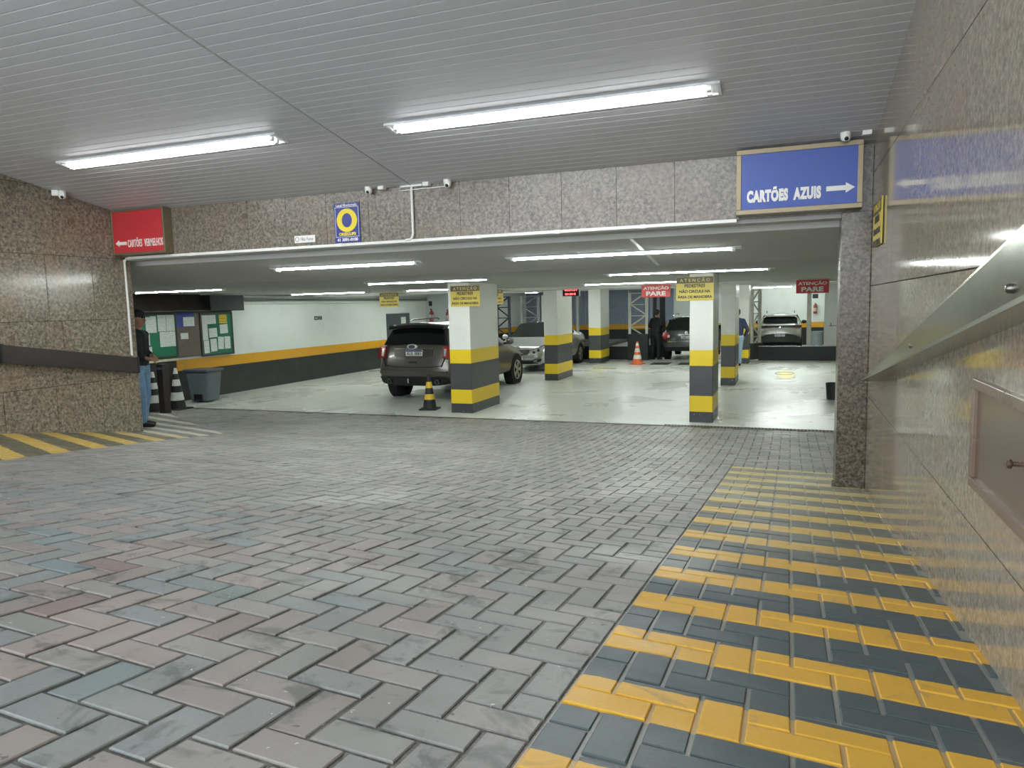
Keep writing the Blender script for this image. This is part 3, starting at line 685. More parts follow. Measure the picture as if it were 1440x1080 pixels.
board('green notice board beside the standing man, papers down one half', 10.3, 12.50, 1.06, 1.99, BX)
board('green notice board with the small yellow notice by the white wall', 13.28, 14.26, 1.02, 1.97, BX)
rp = random.Random(5)
def paper(y0, y1, z0, z1, label, mat=M_PAPER, cat='paper', tilt=0.0, group='papers pinned to the notice boards'):
    m = MB(); w, h = (y1-y0)/2, (z1-z0)/2
    m.box(0.0, 0.003, -w, w, -h, h); o = m.build('paper_sheet', mat, None, (BX+0.021, (y0+y1)/2, (z0+z1)/2), (tilt, 0, 0)); tag(o, label, cat, group)
A1, A2 = ' on the board beside the man', ' on the board by the white wall'
for (y0, y1, z0, z1), l in zip(((11.40,11.62,1.78,1.96), (11.70,11.98,1.60,1.96), (12.02,12.24,1.62,1.98), (12.25,12.48,1.62,1.98), (12.05,12.48,1.28,1.61), (11.55,11.78,1.33,1.58), (11.60,11.82,1.10,1.30)),
        ('short white sheet above the dark cap', 'tall white sheet hung alone', 'joined sheet next to the lone tall sheet', 'joined sheet next to the blue poster', 'broad white sheet beneath the two joined sheets', 'small sheet by the shoulder of the man', 'small sheet by the hands of the man')):
    paper(y0, y1, z0, z1, l+A1)
for (y0, y1, z0, z1), l in zip(((13.30,13.46,1.36,1.95), (13.46,13.74,1.74,1.95), (13.50,13.76,1.42,1.64), (13.86,14.12,1.50,1.72), (13.32,13.48,1.05,1.35), (13.53,13.73,1.08,1.38), (13.77,13.96,1.12,1.42), (13.99,14.18,1.12,1.42)),
        ('long narrow white strip', 'wide sheet at the top edge', 'tilted sheet at the middle', 'sheet just beneath the yellow notice', 'bottom-row sheet below the long strip', 'second sheet of the bottom row', 'third sheet of the bottom row', 'bottom-row sheet beside the end frame')):
    paper(y0, y1, z0, z1, l+A2, tilt=rp.uniform(-0.05, 0.05))
m = MB(); m.box(0, 0.003, -0.13, 0.13, -0.105, 0.105); o = m.build('notice_sheet', m_print('yellow_notice', (216,190,40), (70,60,20), 14), None, (BX+0.021, 13.98, 1.85)); tag(o, 'small yellow notice in the top corner of the board by the wall', 'notice')
dr2 = thing('booth_door', 'brown booth door between the two green notice boards', 'door', (BX, 12.88, 1.52))
m = MB(); m.box(0.0, 0.015, -0.34, 0.34, -0.50, 0.50, 0.004); m.build('leaf', plain('door_brown', (98,86,76), 0.5), dr2)
m = MB(); m.box(0.014, 0.018, -0.32, 0.20, 0.17, 0.50); m.build('blue_poster', plain('blue_print', (40,66,150), 0.5), dr2)
m = MB(); m.box(0.017, 0.020, -0.14, 0.19, 0.19, 0.40); m.build('white_notice', M_PAPER, dr2)
m = MB(); m.box(0.014, 0.018, -0.24, -0.02, -0.10, 0.04); m.build('small_label', M_PAPER, dr2)
# counter, dark panels and post below the boards
t = thing('booth_counter', 'narrow cream counter over dark panels beneath the notice boards', 'counter', (WG, 11.3, 0))
m = MB(); m.box(0.0, 0.30, -1.4, 1.0, 0.965, 1.01, 0.006); m.build('ledge', plain('cream_ledge', (196,190,166), 0.4), t)
m = MB(); m.box(0.0, 0.24, -1.4, 1.0, -0.05, 0.965); m.build('front_panel', plain('brown_black_panel', (40,34,34), 0.5), t)
t = thing('booth_post', 'dark brown square post between the two black and white cones', 'post', (-11.50, 10.72, zramp(-11.5, 10.72)))
m = MB(); m.box(-0.075, 0.075, -0.075, 0.075, -0.01, 0.98, 0.006); m.build('post', plain('post_brown', (50,42,42), 0.45), t)
m = MB(); m.box(-0.065, 0.065, -0.08, -0.074, 0.87, 0.92); m.build('blue_label', plain('blue_label', (90,120,190), 0.5), t)
def cone(name, label, loc, h, rb_, cols, base, group=None, sq=True):
    t = thing(name, label, 'cone', loc, rp.uniform(-0.2, 0.2), group); rt = 0.028
    def rr(z): return rb_+(rt-rb_)*(z-0.03)/(h-0.03)
    m = MB(); w = rb_*1.28
    m.box(-w, w, -w, w, 0, 0.03, 0.008); m.build('base', base, t)
    zs = [0.03]+[0.03+(h-0.03)*f for f, _ in cols]
    for k, (f, mat) in enumerate(cols):
        a, b = zs[k], zs[k+1]; pr = [(rr(a), a), (rr(b), b)] if k < len(cols)-1 else [(rr(a), a), (rr(b), b), (rt*0.7, b+0.004), (0, b+0.004)]
        m = MB(); m.lathe(pr, 20); m.build('band', mat, t, smooth=True)
    return t
CW, CK, CY, CO = plain('cone_white', (206,208,204), 0.5), plain('cone_black', (28,30,30), 0.6), plain('cone_yellow', (214,178,48), 0.5), plain('cone_orange', (206,96,46), 0.55)
cone('traffic_cone', 'black and white striped cone on the post side nearest the man', (-11.97, 10.90, zramp(-11.97, 10.90)+0.006), 0.80, 0.165, ((0.20, CK), (0.40, CW), (0.56, CK), (0.72, CW), (0.86, CK), (1.0, CW)), CK)
cone('traffic_cone', 'black and white striped cone between the post and the grey bin', (-11.90, 11.42, zramp(-11.9, 11.42)+0.006), 0.86, 0.165, ((0.20, CK), (0.40, CW), (0.56, CK), (0.72, CW), (0.86, CK), (1.0, CW)), CK)
cone('traffic_cone', 'black cone with yellow bands in front of the brown-grey car', (-6.64, 12.63, 0), 0.70, 0.135, ((0.26, CK), (0.42, CY), (0.60, CK), (0.78, CY), (1.0, CK)), CK)
cone('traffic_cone', 'orange cone with white bands by the lift bays', (-4.66, 23.5, 0), 0.74, 0.165, ((0.22, CO), (0.40, CW), (0.53, CO), (0.70, CW), (0.82, CO), (0.94, CW), (1.0, CO)), CO)
bn = thing('pedal_bin', 'grey plastic pedal bin with lid against the black wall stripe', 'bin', (-12.42, 12.72, 0), 0.05)
m = MB(); m.add([(s*a, q*b, z) for z, a, b in ((0.02, 0.24, 0.20), (0.70, 0.31, 0.25)) for s, q in ((-1,-1), (1,-1), (1,1), (-1,1))], [(0,3,2,1), (4,5,6,7)]+[(k, (k+1) % 4, 4+(k+1) % 4, 4+k) for k in range(4)])
o = m.build('body', M_GREYPL, bn); mo = o.modifiers.new('b', 'BEVEL'); mo.width = 0.05; mo.segments = 3
m = MB(); m.box(-0.34, 0.34, -0.28, 0.28, 0.69, 0.75, 0.02); m.build('lid', plain('lid_grey', (78,86,90), 0.4), bn)
m = MB(); m.box(-0.12, 0.12, -0.235, -0.19, 0.04, 0.19, 0.02); m.build('pedal_recess', M_BLKPL, bn)
m = MB(); m.box(-0.10, 0.10, -0.27, -0.20, 0.045, 0.07, 0.008); m.build('pedal', M_BLKPL, bn)
# pipes, exit label, door on the left garage wall
for z, r, mat, l in ((2.395, 0.03, M_GREYW, 'pale pipe tight under the ceiling of the striped left wall'), (2.31, 0.035, plain('pipe_grey', (104,110,110), 0.4), 'thick dark grey pipe high on the striped left wall'), (2.22, 0.018, M_PVC, 'thin white conduit below the dark pipe on the striped left wall')):
    m = MB(); m.tube([(WG+0.06, 14.5, z), (WG+0.06, 24.65, z)], r, 10); o = m.build('wall_pipe', mat, smooth=True); tag(o, l, 'pipe')
t = thing('exit_sign', 'small dark direction sign with white arrow and figure on the white wall', 'sign', (WG, 17.9, 1.78))
m = MB(); m.box(0, 0.008, -0.19, 0.19, -0.06, 0.06); m.build('panel', plain('sign_grey', (150,156,150), 0.5), t)
m = MB(); m.box(0.006, 0.011, -0.18, -0.06, -0.05, 0.05); m.build('arrow_block', M_BLACK, t)
m = MB(); m.prism([(-0.15, 0.0), (-0.11, 0.03), (-0.11, 0.01), (-0.08, 0.01), (-0.08, -0.01), (-0.11, -0.01), (-0.11, -0.03)], 0.010, 0.013, axis='x'); m.build('arrow', M_TXTW, t)
for k, y in enumerate((-0.01, 0.07, 0.14)): m = MB(); m.box(0.006, 0.011, y-0.022, y+0.022, -0.045, 0.045); m.build('pictogram', M_BLACK, t)
d1 = MB(); d1.box(WG-0.01, WG+0.03, 21.75, 23.35, 0.0, 1.83, 0.006); door = struct('door_1', d1, plain('grey_steel_door', (64,72,76), 0.4))
m = MB(); m.box(WG+0.028, WG+0.034, 22.72, 23.05, 1.36, 1.70); m.build('notice', M_PAPER, door)
m = MB(); m.tube([(WG+0.03, 21.95, 1.0), (WG+0.07, 21.95, 1.0), (WG+0.07, 22.08, 1.0)], 0.01, 8); m.build('handle', M_STEEL, door)
def extinguisher(label, loc, rz):
    t = thing('fire_extinguisher', label, 'extinguisher', loc, rz)
    m = MB(); m.lathe([(0.0, -0.22), (0.075, -0.22), (0.08, -0.20), (0.08, 0.10), (0.06, 0.17), (0.028, 0.20), (0.024, 0.23)], 16); m.build('cylinder', plain('extinguisher_red', (150,52,44), 0.4), t, smooth=True)
    m = MB(); m.lathe([(0.0815, -0.12), (0.0815, 0.04)], 16); m.build('label_sleeve', plain('label_cream', (196,186,170), 0.5), t)
    m = MB(); m.box(-0.02, 0.02, -0.06, 0.02, 0.225, 0.26); m.build('valve', M_BLKPL, t)
    m = MB(); m.tube([(0.0, -0.05, 0.24), (0.05, -0.10, 0.20), (0.07, -0.10, 0.05), (0.05, -0.09, -0.1)], 0.012, 8); m.build('hose', M_BLKPL, t)
    m = MB(); m.box(-0.05, 0.05, 0.06, 0.12, -0.05, 0.12); m.build('bracket', M_BLACK, t)
extinguisher('red extinguisher on the shaded wall nearer the grey steel door', (-12.72, 24.59, 1.70), 0)
m = MB(); m.box(-0.07, 0.07, -0.005, 0.0, -0.09, 0.09); o = m.build('extinguisher_sign', M_BLACK, None, (-12.80, 24.70, 2.16)); tag(o, 'small dark sign above the extinguisher on the shaded wall', 'sign')
extinguisher('red extinguisher at the dark end of the shaded wall', (-12.02, 24.59, 1.66), 0)
# a painted mark on the floor and low kerbs
m = MB(); m.box(-5.7, -5.0, 21.75, 21.98, 0.0, 0.012); o = m.build('floor_marking', plain('worn_yellow', (176,166,96), 0.5)); tag(o, 'worn yellow bar painted on the grey floor beside the banded column', 'marking')
for x, l in ((-3.95, 'dark pit cover on the floor behind the orange cone'), (-3.05, 'dark pit cover on the floor behind the green car')):
    m = MB(); m.box(x-0.3, x+0.3, 23.4, 24.2, 0.0, 0.010); o = m.build('pit_cover', plain('pit_dark', (52,52,48), 0.5)); tag(o, l, 'pit cover')
mk = thing('floor_oval', 'long yellow oval with dark loop on the wet floor', 'marking', (-0.09, 20.6, 0.002))  # flat yellow oval stretched along the floor, thin dark loop over it
m = MB(); m.lathe([(0.0, 0.004), (0.24, 0.004), (0.24, 0.0)], 24); o = m.build('yellow_field', plain('oval_yellow', (214,198,84), 0.35), mk); o.scale = (1, 5.0, 1)
m = MB(); m.lathe([(0.19, 0.007), (0.215, 0.007), (0.215, 0.003), (0.19, 0.003)], 28, close=True); o = m.build('dark_loop', plain('loop_dark', (96,92,66), 0.5), mk, (-0.03, 0.3, 0.001)); o.scale = (1.15, 1.9, 1)
m = MB(); m.lathe([(0.0, 0.0), (0.13, 0.0), (0.15, 0.30), (0.155, 0.33), (0.14, 0.33), (0.13, 0.30)], 18); o = m.build('black_bucket', M_BLKPL, None, (0.83, 15.6, 0), smooth=True); tag(o, 'black bucket on the wet floor beside the granite pillar', 'bucket')

# ------------------------------------------------------------------ cars
def paint(name, rgb, metal=0.55, rough=0.28):
    t = NT(name); c = lin(rgb); n = t.noise(900, 2, 0.5, t.obj())
    t.set(color=t.mix(n, tuple(v*0.9 for v in c), tuple(min(1, v*1.1) for v in c)), rough=rough, metal=metal, coat=0.6, coatr=0.06); return t.m
M_GLASS = NT('dark_car_glass').set(color=lin((14,18,20)), rough=0.06, spec=0.6).m
M_TAIL = NT('red_tail_lens').set(color=lin((150,26,24)), rough=0.15, coat=0.8).m
M_CLEAR = NT('clear_lamp_lens').set(color=lin((206,204,198)), rough=0.12, metal=0.3, coat=0.8).m
M_PLATE = plain('number_plate_white', (214,216,214), 0.4, grime=0.03)
M_PLB = plain('number_plate_blue', (40,50,110), 0.4)
M_TYRE = plain('tyre', (22,22,23), 0.8)
M_RIM = plain('alloy_rim', (190,190,186), 0.3, 0.4)
M_ARCH = plain('arch_black', (16,16,17), 0.8)
M_SEAM = plain('seam_black', (12,12,12), 0.7)

def lerp(a, b, t): return a+(b-a)*t
def interp(tab, x):
    if x <= tab[0][0]: return tab[0][1]
    for (a, p), (b, q) in zip(tab[:-1], tab[1:]):
        if x <= b: return p+(q-p)*(x-a)/(b-a)
    return tab[-1][1]

class Car:
    """local frame: x right, y forward, z up; cols = stations front to rear, rows sill to roof edge"""
    def __init__(s, name, label, loc, rz, W, cols, body):
        s.t = thing(name, label, 'car', loc, rz); s.W = W; s.cols = cols; s.body = body
        verts, faces, idx = [], [], {}
        def V(p): verts.append(p); return len(verts)-1
        n = len(cols)
        for i, c in enumerate(cols):
            for j, (x, y, z) in enumerate(c['r']):
                idx[i, j, 1] = V((x, y, z)); idx[i, j, -1] = V((-x, y, z))
            x, y, z = c['r'][0]; idx[i, 0, 0] = V((0, y+c.get('cb', 0), z))
            x, y, z = c['r'][-1]; idx[i, 4, 0] = V((0, y+c.get('ct', 0), z+c.get('cz', 0.03)))
        for i in range(n-1):
            for sd in (1, -1):
                for j in range(4): faces.append((idx[i,j,sd], idx[i+1,j,sd], idx[i+1,j+1,sd], idx[i,j+1,sd]))
                faces.append((idx[i,4,sd], idx[i+1,4,sd], idx[i+1,4,0], idx[i,4,0]))
                faces.append((idx[i,0,sd], idx[i+1,0,sd], idx[i+1,0,0], idx[i,0,0]))
        for i, b in ((0, 0.05), (n-1, -0.05)):
            for j in (1, 2, 3):
                x, y, z = cols[i]['r'][j]; idx[i, j, 0] = V((0, y+b, z))
            for sd in (1, -1):
                for j in range(4): faces.append((idx[i,j,sd], idx[i,j+1,sd], idx[i,j+1,0], idx[i,j,0]))
        mb = MB(); mb.add(verts, faces); o = mb.build('body', body, s.t)
        o.data.polygons.foreach_set('use_smooth', [True]*len(o.data.polygons))
        sub = o.modifiers.new('smooth', 'SUBSURF'); sub.levels = 3; sub.render_levels = 3
        s.o = o
    def endy(s, end, x, z):
        """y of the front or rear face at height z (cage, slightly bowed)"""
        c = s.cols[0 if end == 'front' else -1]['r']
        y = interp([(p[2], p[1]) for p in c], z); w = interp([(p[2], p[0]) for p in c], z)
        b = 0.045*(1-(x/w)**2) if abs(x) < w else -0.03
        return y+(b if end == 'front' else -b)
    def panel(s, name, mat, poly, end='rear', out=0.004, depth=0.05, parent=None, nx=1):
        """a slab that follows the front or rear face; poly of (x, z)"""
        sg = 1 if end == 'front' else -1; n = len(poly)
        f = [(x, s.endy(end, x, z)+sg*out, z) for x, z in poly]; b = [(x, y-sg*depth, z) for x, y, z in f]
        mb = MB(); mb.add(f+b, [tuple(range(n)), tuple(range(n, 2*n))[::-1]]+[(i, (i+1) % n, n+(i+1) % n, n+i) for i in range(n)])
        return mb.build(name, mat, parent or s.t)
    def strip(s, name, mat, x0, x1, z0, z1, end='rear', out=0.004, depth=0.05, n=10, parent=None, taper=1.0):
        """a curved band across the face from x0 to x1; z0, z1 may be functions of x"""
        sg = 1 if end == 'front' else -1; vs, fs = [], []
        for k in range(n+1):
            x = lerp(x0, x1, k/n); a = z0(x) if callable(z0) else z0; b = z1(x) if callable(z1) else z1
            for q, z in enumerate((a, b)):
                x = lerp(x0, x1, k/n)*(taper if q else 1.0); y = s.endy(end, x, z)+sg*out; vs += [(x, y, z), (x, y-sg*depth, z)]
        for k in range(n):
            o = 4*k; fs += [(o, o+4, o+6, o+2), (o+1, o+3, o+7, o+5), (o, o+1, o+5, o+4), (o+2, o+6, o+7, o+3)]
        fs += [(0, 2, 3, 1), (4*n, 4*n+1, 4*n+3, 4*n+2)]
        mb = MB(); mb.add(vs, fs); return mb.build(name, mat, parent or s.t, smooth=True)
    def patch(s, name, mat, i0, i1, j, u0, u1, v0, v1, side, out=0.012):
        """glass on the flank between stations i0..i1 and rows j..j+1"""
        vs = []
        for u, v in ((u0, v0), (u1, v0), (u1, v1), (u0, v1)):
            a = Vector(s.cols[i0]['r'][j]).lerp(Vector(s.cols[i1]['r'][j]), u); b = Vector(s.cols[i0]['r'][j+1]).lerp(Vector(s.cols[i1]['r'][j+1]), u)
            p = a.lerp(b, v); vs.append(((p.x+out)*side, p.y, p.z+out*0.3))
        ins = [(x-0.05*side, y, z-0.02) for x, y, z in vs]
        mb = MB(); mb.add(vs+ins, [(0,1,2,3), (7,6,5,4)]+[(k, (k+1) % 4, 4+(k+1) % 4, 4+k) for k in range(4)]); return mb.build(name, mat, s.t)
    def windshield(s, ic, it, x_b, x_t, mat, v0=0.06, v1=0.94, out=0.012):
        """glass between cowl station ic and roof station it"""
        a, b = s.cols[ic], s.cols[it]; vs, fs = [], []; n = 8
        for k in range(n+1):
            for v in (v0, v1):
                f = -1+2*k/n; x = lerp(x_b, x_t, v)*f
                y = lerp(a['r'][4][1]+a.get('ct', 0)*(1-f*f), b['r'][4][1]+b.get('ct', 0)*(1-f*f), v); z = lerp(a['r'][4][2]+a.get('cz', .03)*(1-f*f), b['r'][4][2]+b.get('cz', .03)*(1-f*f), v)
                vs += [(x, y+out, z+out), (x, y-0.06, z-0.05)]
        for k in range(n):
            o = 4*k; fs += [(o, o+4, o+6, o+2), (o+1, o+3, o+7, o+5), (o, o+1, o+5, o+4), (o+2, o+6, o+7, o+3)]
        fs += [(0, 2, 3, 1), (4*n, 4*n+1, 4*n+3, 4*n+2)]
        mb = MB(); mb.add(vs, fs); return mb.build('windscreen', mat, s.t, smooth=True)
    def wheel(s, x, y, R=0.36, wd=0.23, spokes=5):
        sd = 1 if x > 0 else -1; x = sd*(s.W/2+0.010-wd/2)
        mb = MB(); mb.lathe([(R*0.9, x-sd*0.10), (R+0.05, x-sd*0.10), (R+0.05, x+sd*(wd/2-0.006)), (R*0.9, x+sd*(wd/2-0.006))], 28, 'x', (0, y, R), close=True); s_ = mb.build('wheel_arch', M_ARCH, s.t, smooth=True)
        mb = MB(); pr = [(R*0.66, x-wd/2), (R*0.93, x-wd/2), (R, x-wd/2+0.03), (R, x+wd/2-0.03), (R*0.93, x+wd/2), (R*0.66, x+wd/2)]
        mb.lathe(pr, 32, 'x', (0, y, R), close=True); ty = mb.build('tyre', M_TYRE, s.t, smooth=True)
        mb = MB(); xo = x+sd*(wd/2+0.006); mb.lathe([(R*0.68, x), (R*0.68, xo), (R*0.61, xo), (R*0.60, x)], 28, 'x', (0, y, R), close=True); rim = mb.build('rim', [M_RIM], s.t, smooth=True)
        mb = MB(); mb.lathe([(R*0.63, x), (R*0.63, xo-sd*0.010), (0.0, xo-sd*0.010)], 28, 'x', (0, y, R)); mb.build('brake_disc', M_ARCH, rim)
        for k in range(spokes):
            for q in (-0.13, 0.13):
                a = 2*PI*k/spokes+q; c0, s0 = math.cos(a), math.sin(a); p = Vector((0, c0, s0)); w = Vector((0, -s0, c0))*0.020
                c_ = Vector((xo+sd*0.002, y, R)); e = c_+p*R*0.63; i_ = c_+p*0.03; d = Vector((-sd*0.04, 0, 0))
                mb = MB(); mb.add([i_-w, i_+w, e+w, e-w, i_-w+d, i_+w+d, e+w+d, e-w+d], [(0,1,2,3), (7,6,5,4), (0,4,5,1), (1,5,6,2), (2,6,7,3), (3,7,4,0)]); mb.build('spoke', M_RIM, rim)
        mb = MB(); mb.lathe([(0.0, xo), (0.045, xo-sd*0.005), (0.05, xo-sd*0.06)], 14, 'x', (0, y, R)); mb.build('hub_cap', M_RIM, rim, smooth=True)
    def mirror(s, x, y, z, mat):
        sd = 1 if x > 0 else -1
        mb = MB(); mb.sphere((x+sd*0.11, y, z+0.03), (0.11, 0.07, 0.085), 12, 8); m_ = mb.build('door_mirror', mat, s.t, smooth=True)
        mb = MB(); mb.tube([(x-sd*0.08, y+0.02, z-0.03), (x+sd*0.06, y, z)], 0.025, 8); mb.build('mirror_arm', M_BLKPL, m_)
    def plate(s, txt, x, z, w=0.40, h=0.13, end='rear'):
        sg = -1 if end == 'rear' else 1; y = s.endy(end, x, z)+sg*0.025
        mb = MB(); mb.box(x-w/2, x+w/2, min(y, y-sg*0.06), max(y, y-sg*0.06), z-h/2, z+h/2, 0.004); p = mb.build('number_plate', M_PLATE, s.t)
        yb_ = y+sg*0.0015; mb = MB(); mb.box(x-w/2+.006, x+w/2-.006, min(yb_, y-sg*.003), max(yb_, y-sg*.003), z+h/2-0.036, z+h/2-0.005); mb.build('plate_band', M_PLB, p)
        text('plate_lettering', txt, 0.07, plain('plate_ink', (40,42,48), 0.5), p, (x, y+sg*0.001, z-0.016), (PI/2, 0, 0 if end == 'rear' else PI), bold=0.001, fit=(w*0.86, h*0.56))

def stations(L, W, zb, belt, roof, hoodf, hoodr, cowl, wtop, rtop, tail, rear, rw=0.74):
    """common cage; y values measured from the middle, front positive. rear = five (x factor, y, z)"""
    w = W/2; f = L/2
    def c(y, zs, xs, **k): return dict(r=[(x*w, y, z) for x, z in zip(xs, zs)], **k)
    cols = []
    cols.append(dict(r=[(0.70*w, f-0.14, zb), (0.78*w, f-0.02, 0.38), (0.78*w, f-0.03, 0.60), (0.74*w, f-0.13, hoodf), (0.50*w, f-0.20, hoodf+0.04)], ct=0.06, cz=0.015))
    cols.append(dict(r=[(0.86*w, f-0.36, zb), (0.94*w, f-0.32, 0.38), (0.95*w, f-0.32, 0.62), (0.89*w, f-0.38, hoodf+0.06), (0.60*w, f-0.42, hoodf+0.09)], ct=0.02, cz=0.02))
    cols.append(c(f-0.95, (zb, 0.40, 0.66, lerp(hoodf, hoodr, .6)+0.02, lerp(hoodf, hoodr, .7)+0.06), (0.92, 1.0, 1.0, 0.95, 0.66), cz=0.03))
    cols.append(c(cowl, (zb, 0.40, 0.70, belt-0.03, hoodr+0.03), (0.92, 1.0, 1.0, 0.97, 0.74), ct=0.16, cz=0.04))
    cols.append(c(wtop, (zb, 0.40, 0.70, belt, roof-0.05), (0.92, 1.0, 1.0, 0.97, rw), ct=0.06, cz=0.045))
    cols.append(c(lerp(wtop, rtop, .5), (zb, 0.40, 0.70, belt+0.02, roof-0.03), (0.92, 1.0, 1.0, 0.97, rw), cz=0.045))
    cols.append(c(rtop, (zb, 0.40, 0.72, belt+0.04, roof-0.06), (0.92, 1.0, 1.0, 0.97, rw), cz=0.045))
    cols.extend(tail)
    cols.append(dict(r=[(x*w, y, z) for x, y, z in rear], ct=-0.05, cz=0.04))
    return cols

# --- brown-grey crossover, seen from behind
BR = paint('brown_grey_car_paint', (102,97,92))
L, W = 4.68, 1.93; f = L/2; w = W/2
rear = [(0.84, -f+0.10, 0.34), (0.92, -f+0.01, 0.52), (0.93, -f+0.00, 0.72), (0.86, -f+0.10, 1.20), (0.70, -f+0.36, 1.62)]
tail = [dict(r=[(0.92*w, -f+0.95, 0.30), (1.0*w, -f+0.95, 0.45), (1.0*w, -f+0.95, 0.74), (0.98*w, -f+0.92, 1.16), (0.74*w, -f+0.85, 1.63)], cz=0.045),
        dict(r=[(0.90*w, -f+0.34, 0.33), (0.985*w, -f+0.26, 0.50), (0.99*w, -f+0.26, 0.74), (0.94*w, -f+0.34, 1.20), (0.725*w, -f+0.56, 1.635)], cz=0.045)]
car = Car('crossover_car', 'brown-grey crossover parked with its tailgate to the ramp', (-7.56, 13.68+f, 0), 0.0, W, stations(L, W, 0.28, 1.10, 1.69, 0.84, 1.06, 1.00, 0.30, -0.9, tail, rear), BR)
car.strip('rear_window', M_GLASS, -0.75, 0.75, lambda x: 1.215+0.015*(1-(x/.74)**2), lambda x: 1.55+0.02*(1-(x/.74)**2)-0.02*(abs(x)/.74)**6, out=0.012, depth=0.10, n=14, taper=0.84)
sp = car.strip('spoiler', M_BLKPL, -0.66, 0.66, lambda x: 1.545+0.035*(1-(x/.66)**2), lambda x: 1.60+0.045*(1-(x/.66)**2), out=0.14, depth=0.22, n=14)
car.strip('spoiler_top', BR, -0.68, 0.68, lambda x: 1.600+0.045*(1-(x/.68)**2), lambda x: 1.635+0.05*(1-(x/.68)**2), out=0.15, depth=0.42, n=14)
for sd in (-1, 1):
    q = [(sd*0.70, 0.94), (sd*0.885, 0.91), (sd*0.885, 1.10), (sd*0.82, 1.195), (sd*0.70, 1.185)]
    tl = car.panel('tail_light', M_TAIL, q[::sd], out=0.02, depth=0.16)
    car.panel('reverse_lens', M_CLEAR, [(sd*0.73, 0.98), (sd*0.78, 0.975), (sd*0.78, 1.13), (sd*0.73, 1.13)][::sd], out=0.026, depth=0.03, parent=tl)
car.strip('plate_recess', paint('recess_brown_grey', (86,82,78)), -0.46, 0.46, lambda x: 0.955+0.02*(abs(x)/.46)**4, lambda x: 1.135-0.01*(abs(x)/.46)**4, out=0.004, depth=0.05)
car.plate('AUL 0881', 0.03, 1.045, 0.40, 0.13)
car.strip('garnish_bar', M_CHROME, -0.47, 0.47, 1.128, 1.142, out=0.012, depth=0.03)
mb = MB(); yb_ = car.endy('rear', 0, 1.175)-0.018; mb.lathe([(0.0, yb_-0.012), (0.105, yb_-0.008), (0.12, yb_+0.004), (0.12, yb_+0.06)], 28, 'y', (-0.03, 0, 0)); o = mb.build('oval_badge', plain('bright_badge', (226,228,230), 0.25, 0.2), car.t, (0, 0, 1.178), smooth=True); o.scale = (1, 1, 0.48)
mb = MB(); mb.lathe([(0.0, -0.006), (0.082, -0.002), (0.082, 0.004)], 24, 'y', (-0.03, yb_-0.010, 0)); b2 = mb.build('badge_field', plain('badge_dark', (60,64,74), 0.3, 0.3), car.t, (0, 0, 1.178), smooth=True); b2.scale = (1, 1, 0.46)
text('badge_lettering', 'Ford', 0.06, M_CHROME, car.t, (-0.03, yb_-0.018, 1.178), fit=(0.11, 0.045), depth=0.001)
car.strip('tailgate_seam', M_SEAM, -0.66, 0.66, lambda x: 0.738+0.03*(abs(x)/.66)**6, lambda x: 0.750+0.03*(abs(x)/.66)**6, out=0.002, depth=0.03)
for sd in (-1, 1):
    car.panel('tailgate_seam', M_SEAM, [(sd*0.665, 0.75), (sd*0.677, 0.75), (sd*0.745, 0.93), (sd*0.735, 0.93)][::sd], out=0.003, depth=0.03)
car.strip('rear_wiper_pad', M_BLKPL, -0.09, 0.09, 0.83, 0.865, out=0.006, depth=0.03)
car.strip('bumper_ridge', BR, -0.80, 0.80, lambda x: 0.60, lambda x: 0.66, out=0.035, depth=0.09, n=14)
car.strip('lower_valance', M_BLKPL, -0.83, 0.83, lambda x: 0.33+0.05*(abs(x)/.83)**4, lambda x: 0.535-0.005*(abs(x)/.83)**4, out=-0.012, depth=0.25, n=14)
for sd in (-1, 1):
    mb = MB(); mb.tube([(sd*0.58, -f-0.045, 0.43), (sd*0.58, -f+0.25, 0.43)], 0.05, 16); ex = mb.build('exhaust_tip', M_STEEL, car.t, smooth=True)
    mb = MB(); mb.lathe([(0.0, -f-0.047), (0.04, -f-0.047), (0.04, -f-0.04)], 16, 'y', (sd*0.58, 0, 0.43)); mb.build('exhaust_mouth', M_SEAM, ex)
mb = MB(); mb.tube([(-0.08, -f+0.12, 0.42), (-0.08, -f-0.10, 0.42), (-0.08, -f-0.10, 0.47)], 0.016, 10); mb.sphere((-0.08, -f-0.10, 0.49), 0.026); hb = mb.build('tow_hitch', M_CHROME, car.t, smooth=True)
for x, y in ((-0.80, -1.39), (0.80, -1.39), (-0.80, 1.43), (0.80, 1.43)): car.wheel(x, y, 0.365, 0.26)
car.windshield(3, 4, 0.68, 0.62, M_GLASS)
for sd in (-1, 1):
    car.patch('side_window', M_GLASS, 4, 5, 3, 0.0, 0.92, 0.12, 0.90, sd); car.patch('side_window', M_GLASS, 5, 6, 3, 0.05, 0.95, 0.12, 0.90, sd); car.patch('quarter_window', M_GLASS, 6, 7, 3, 0.1, 0.9, 0.2, 0.86, sd)
    car.mirror(sd*0.95, 0.72, 1.10, BR)
    mb = MB(); mb.tube([(sd*0.60, -1.35, 1.70), (sd*0.60, -1.25, 1.735), (sd*0.62, 0.1, 1.755), (sd*0.62, 0.2, 1.72)], 0.016, 8); mb.build('roof_rail', M_BLKPL, car.t, smooth=True)

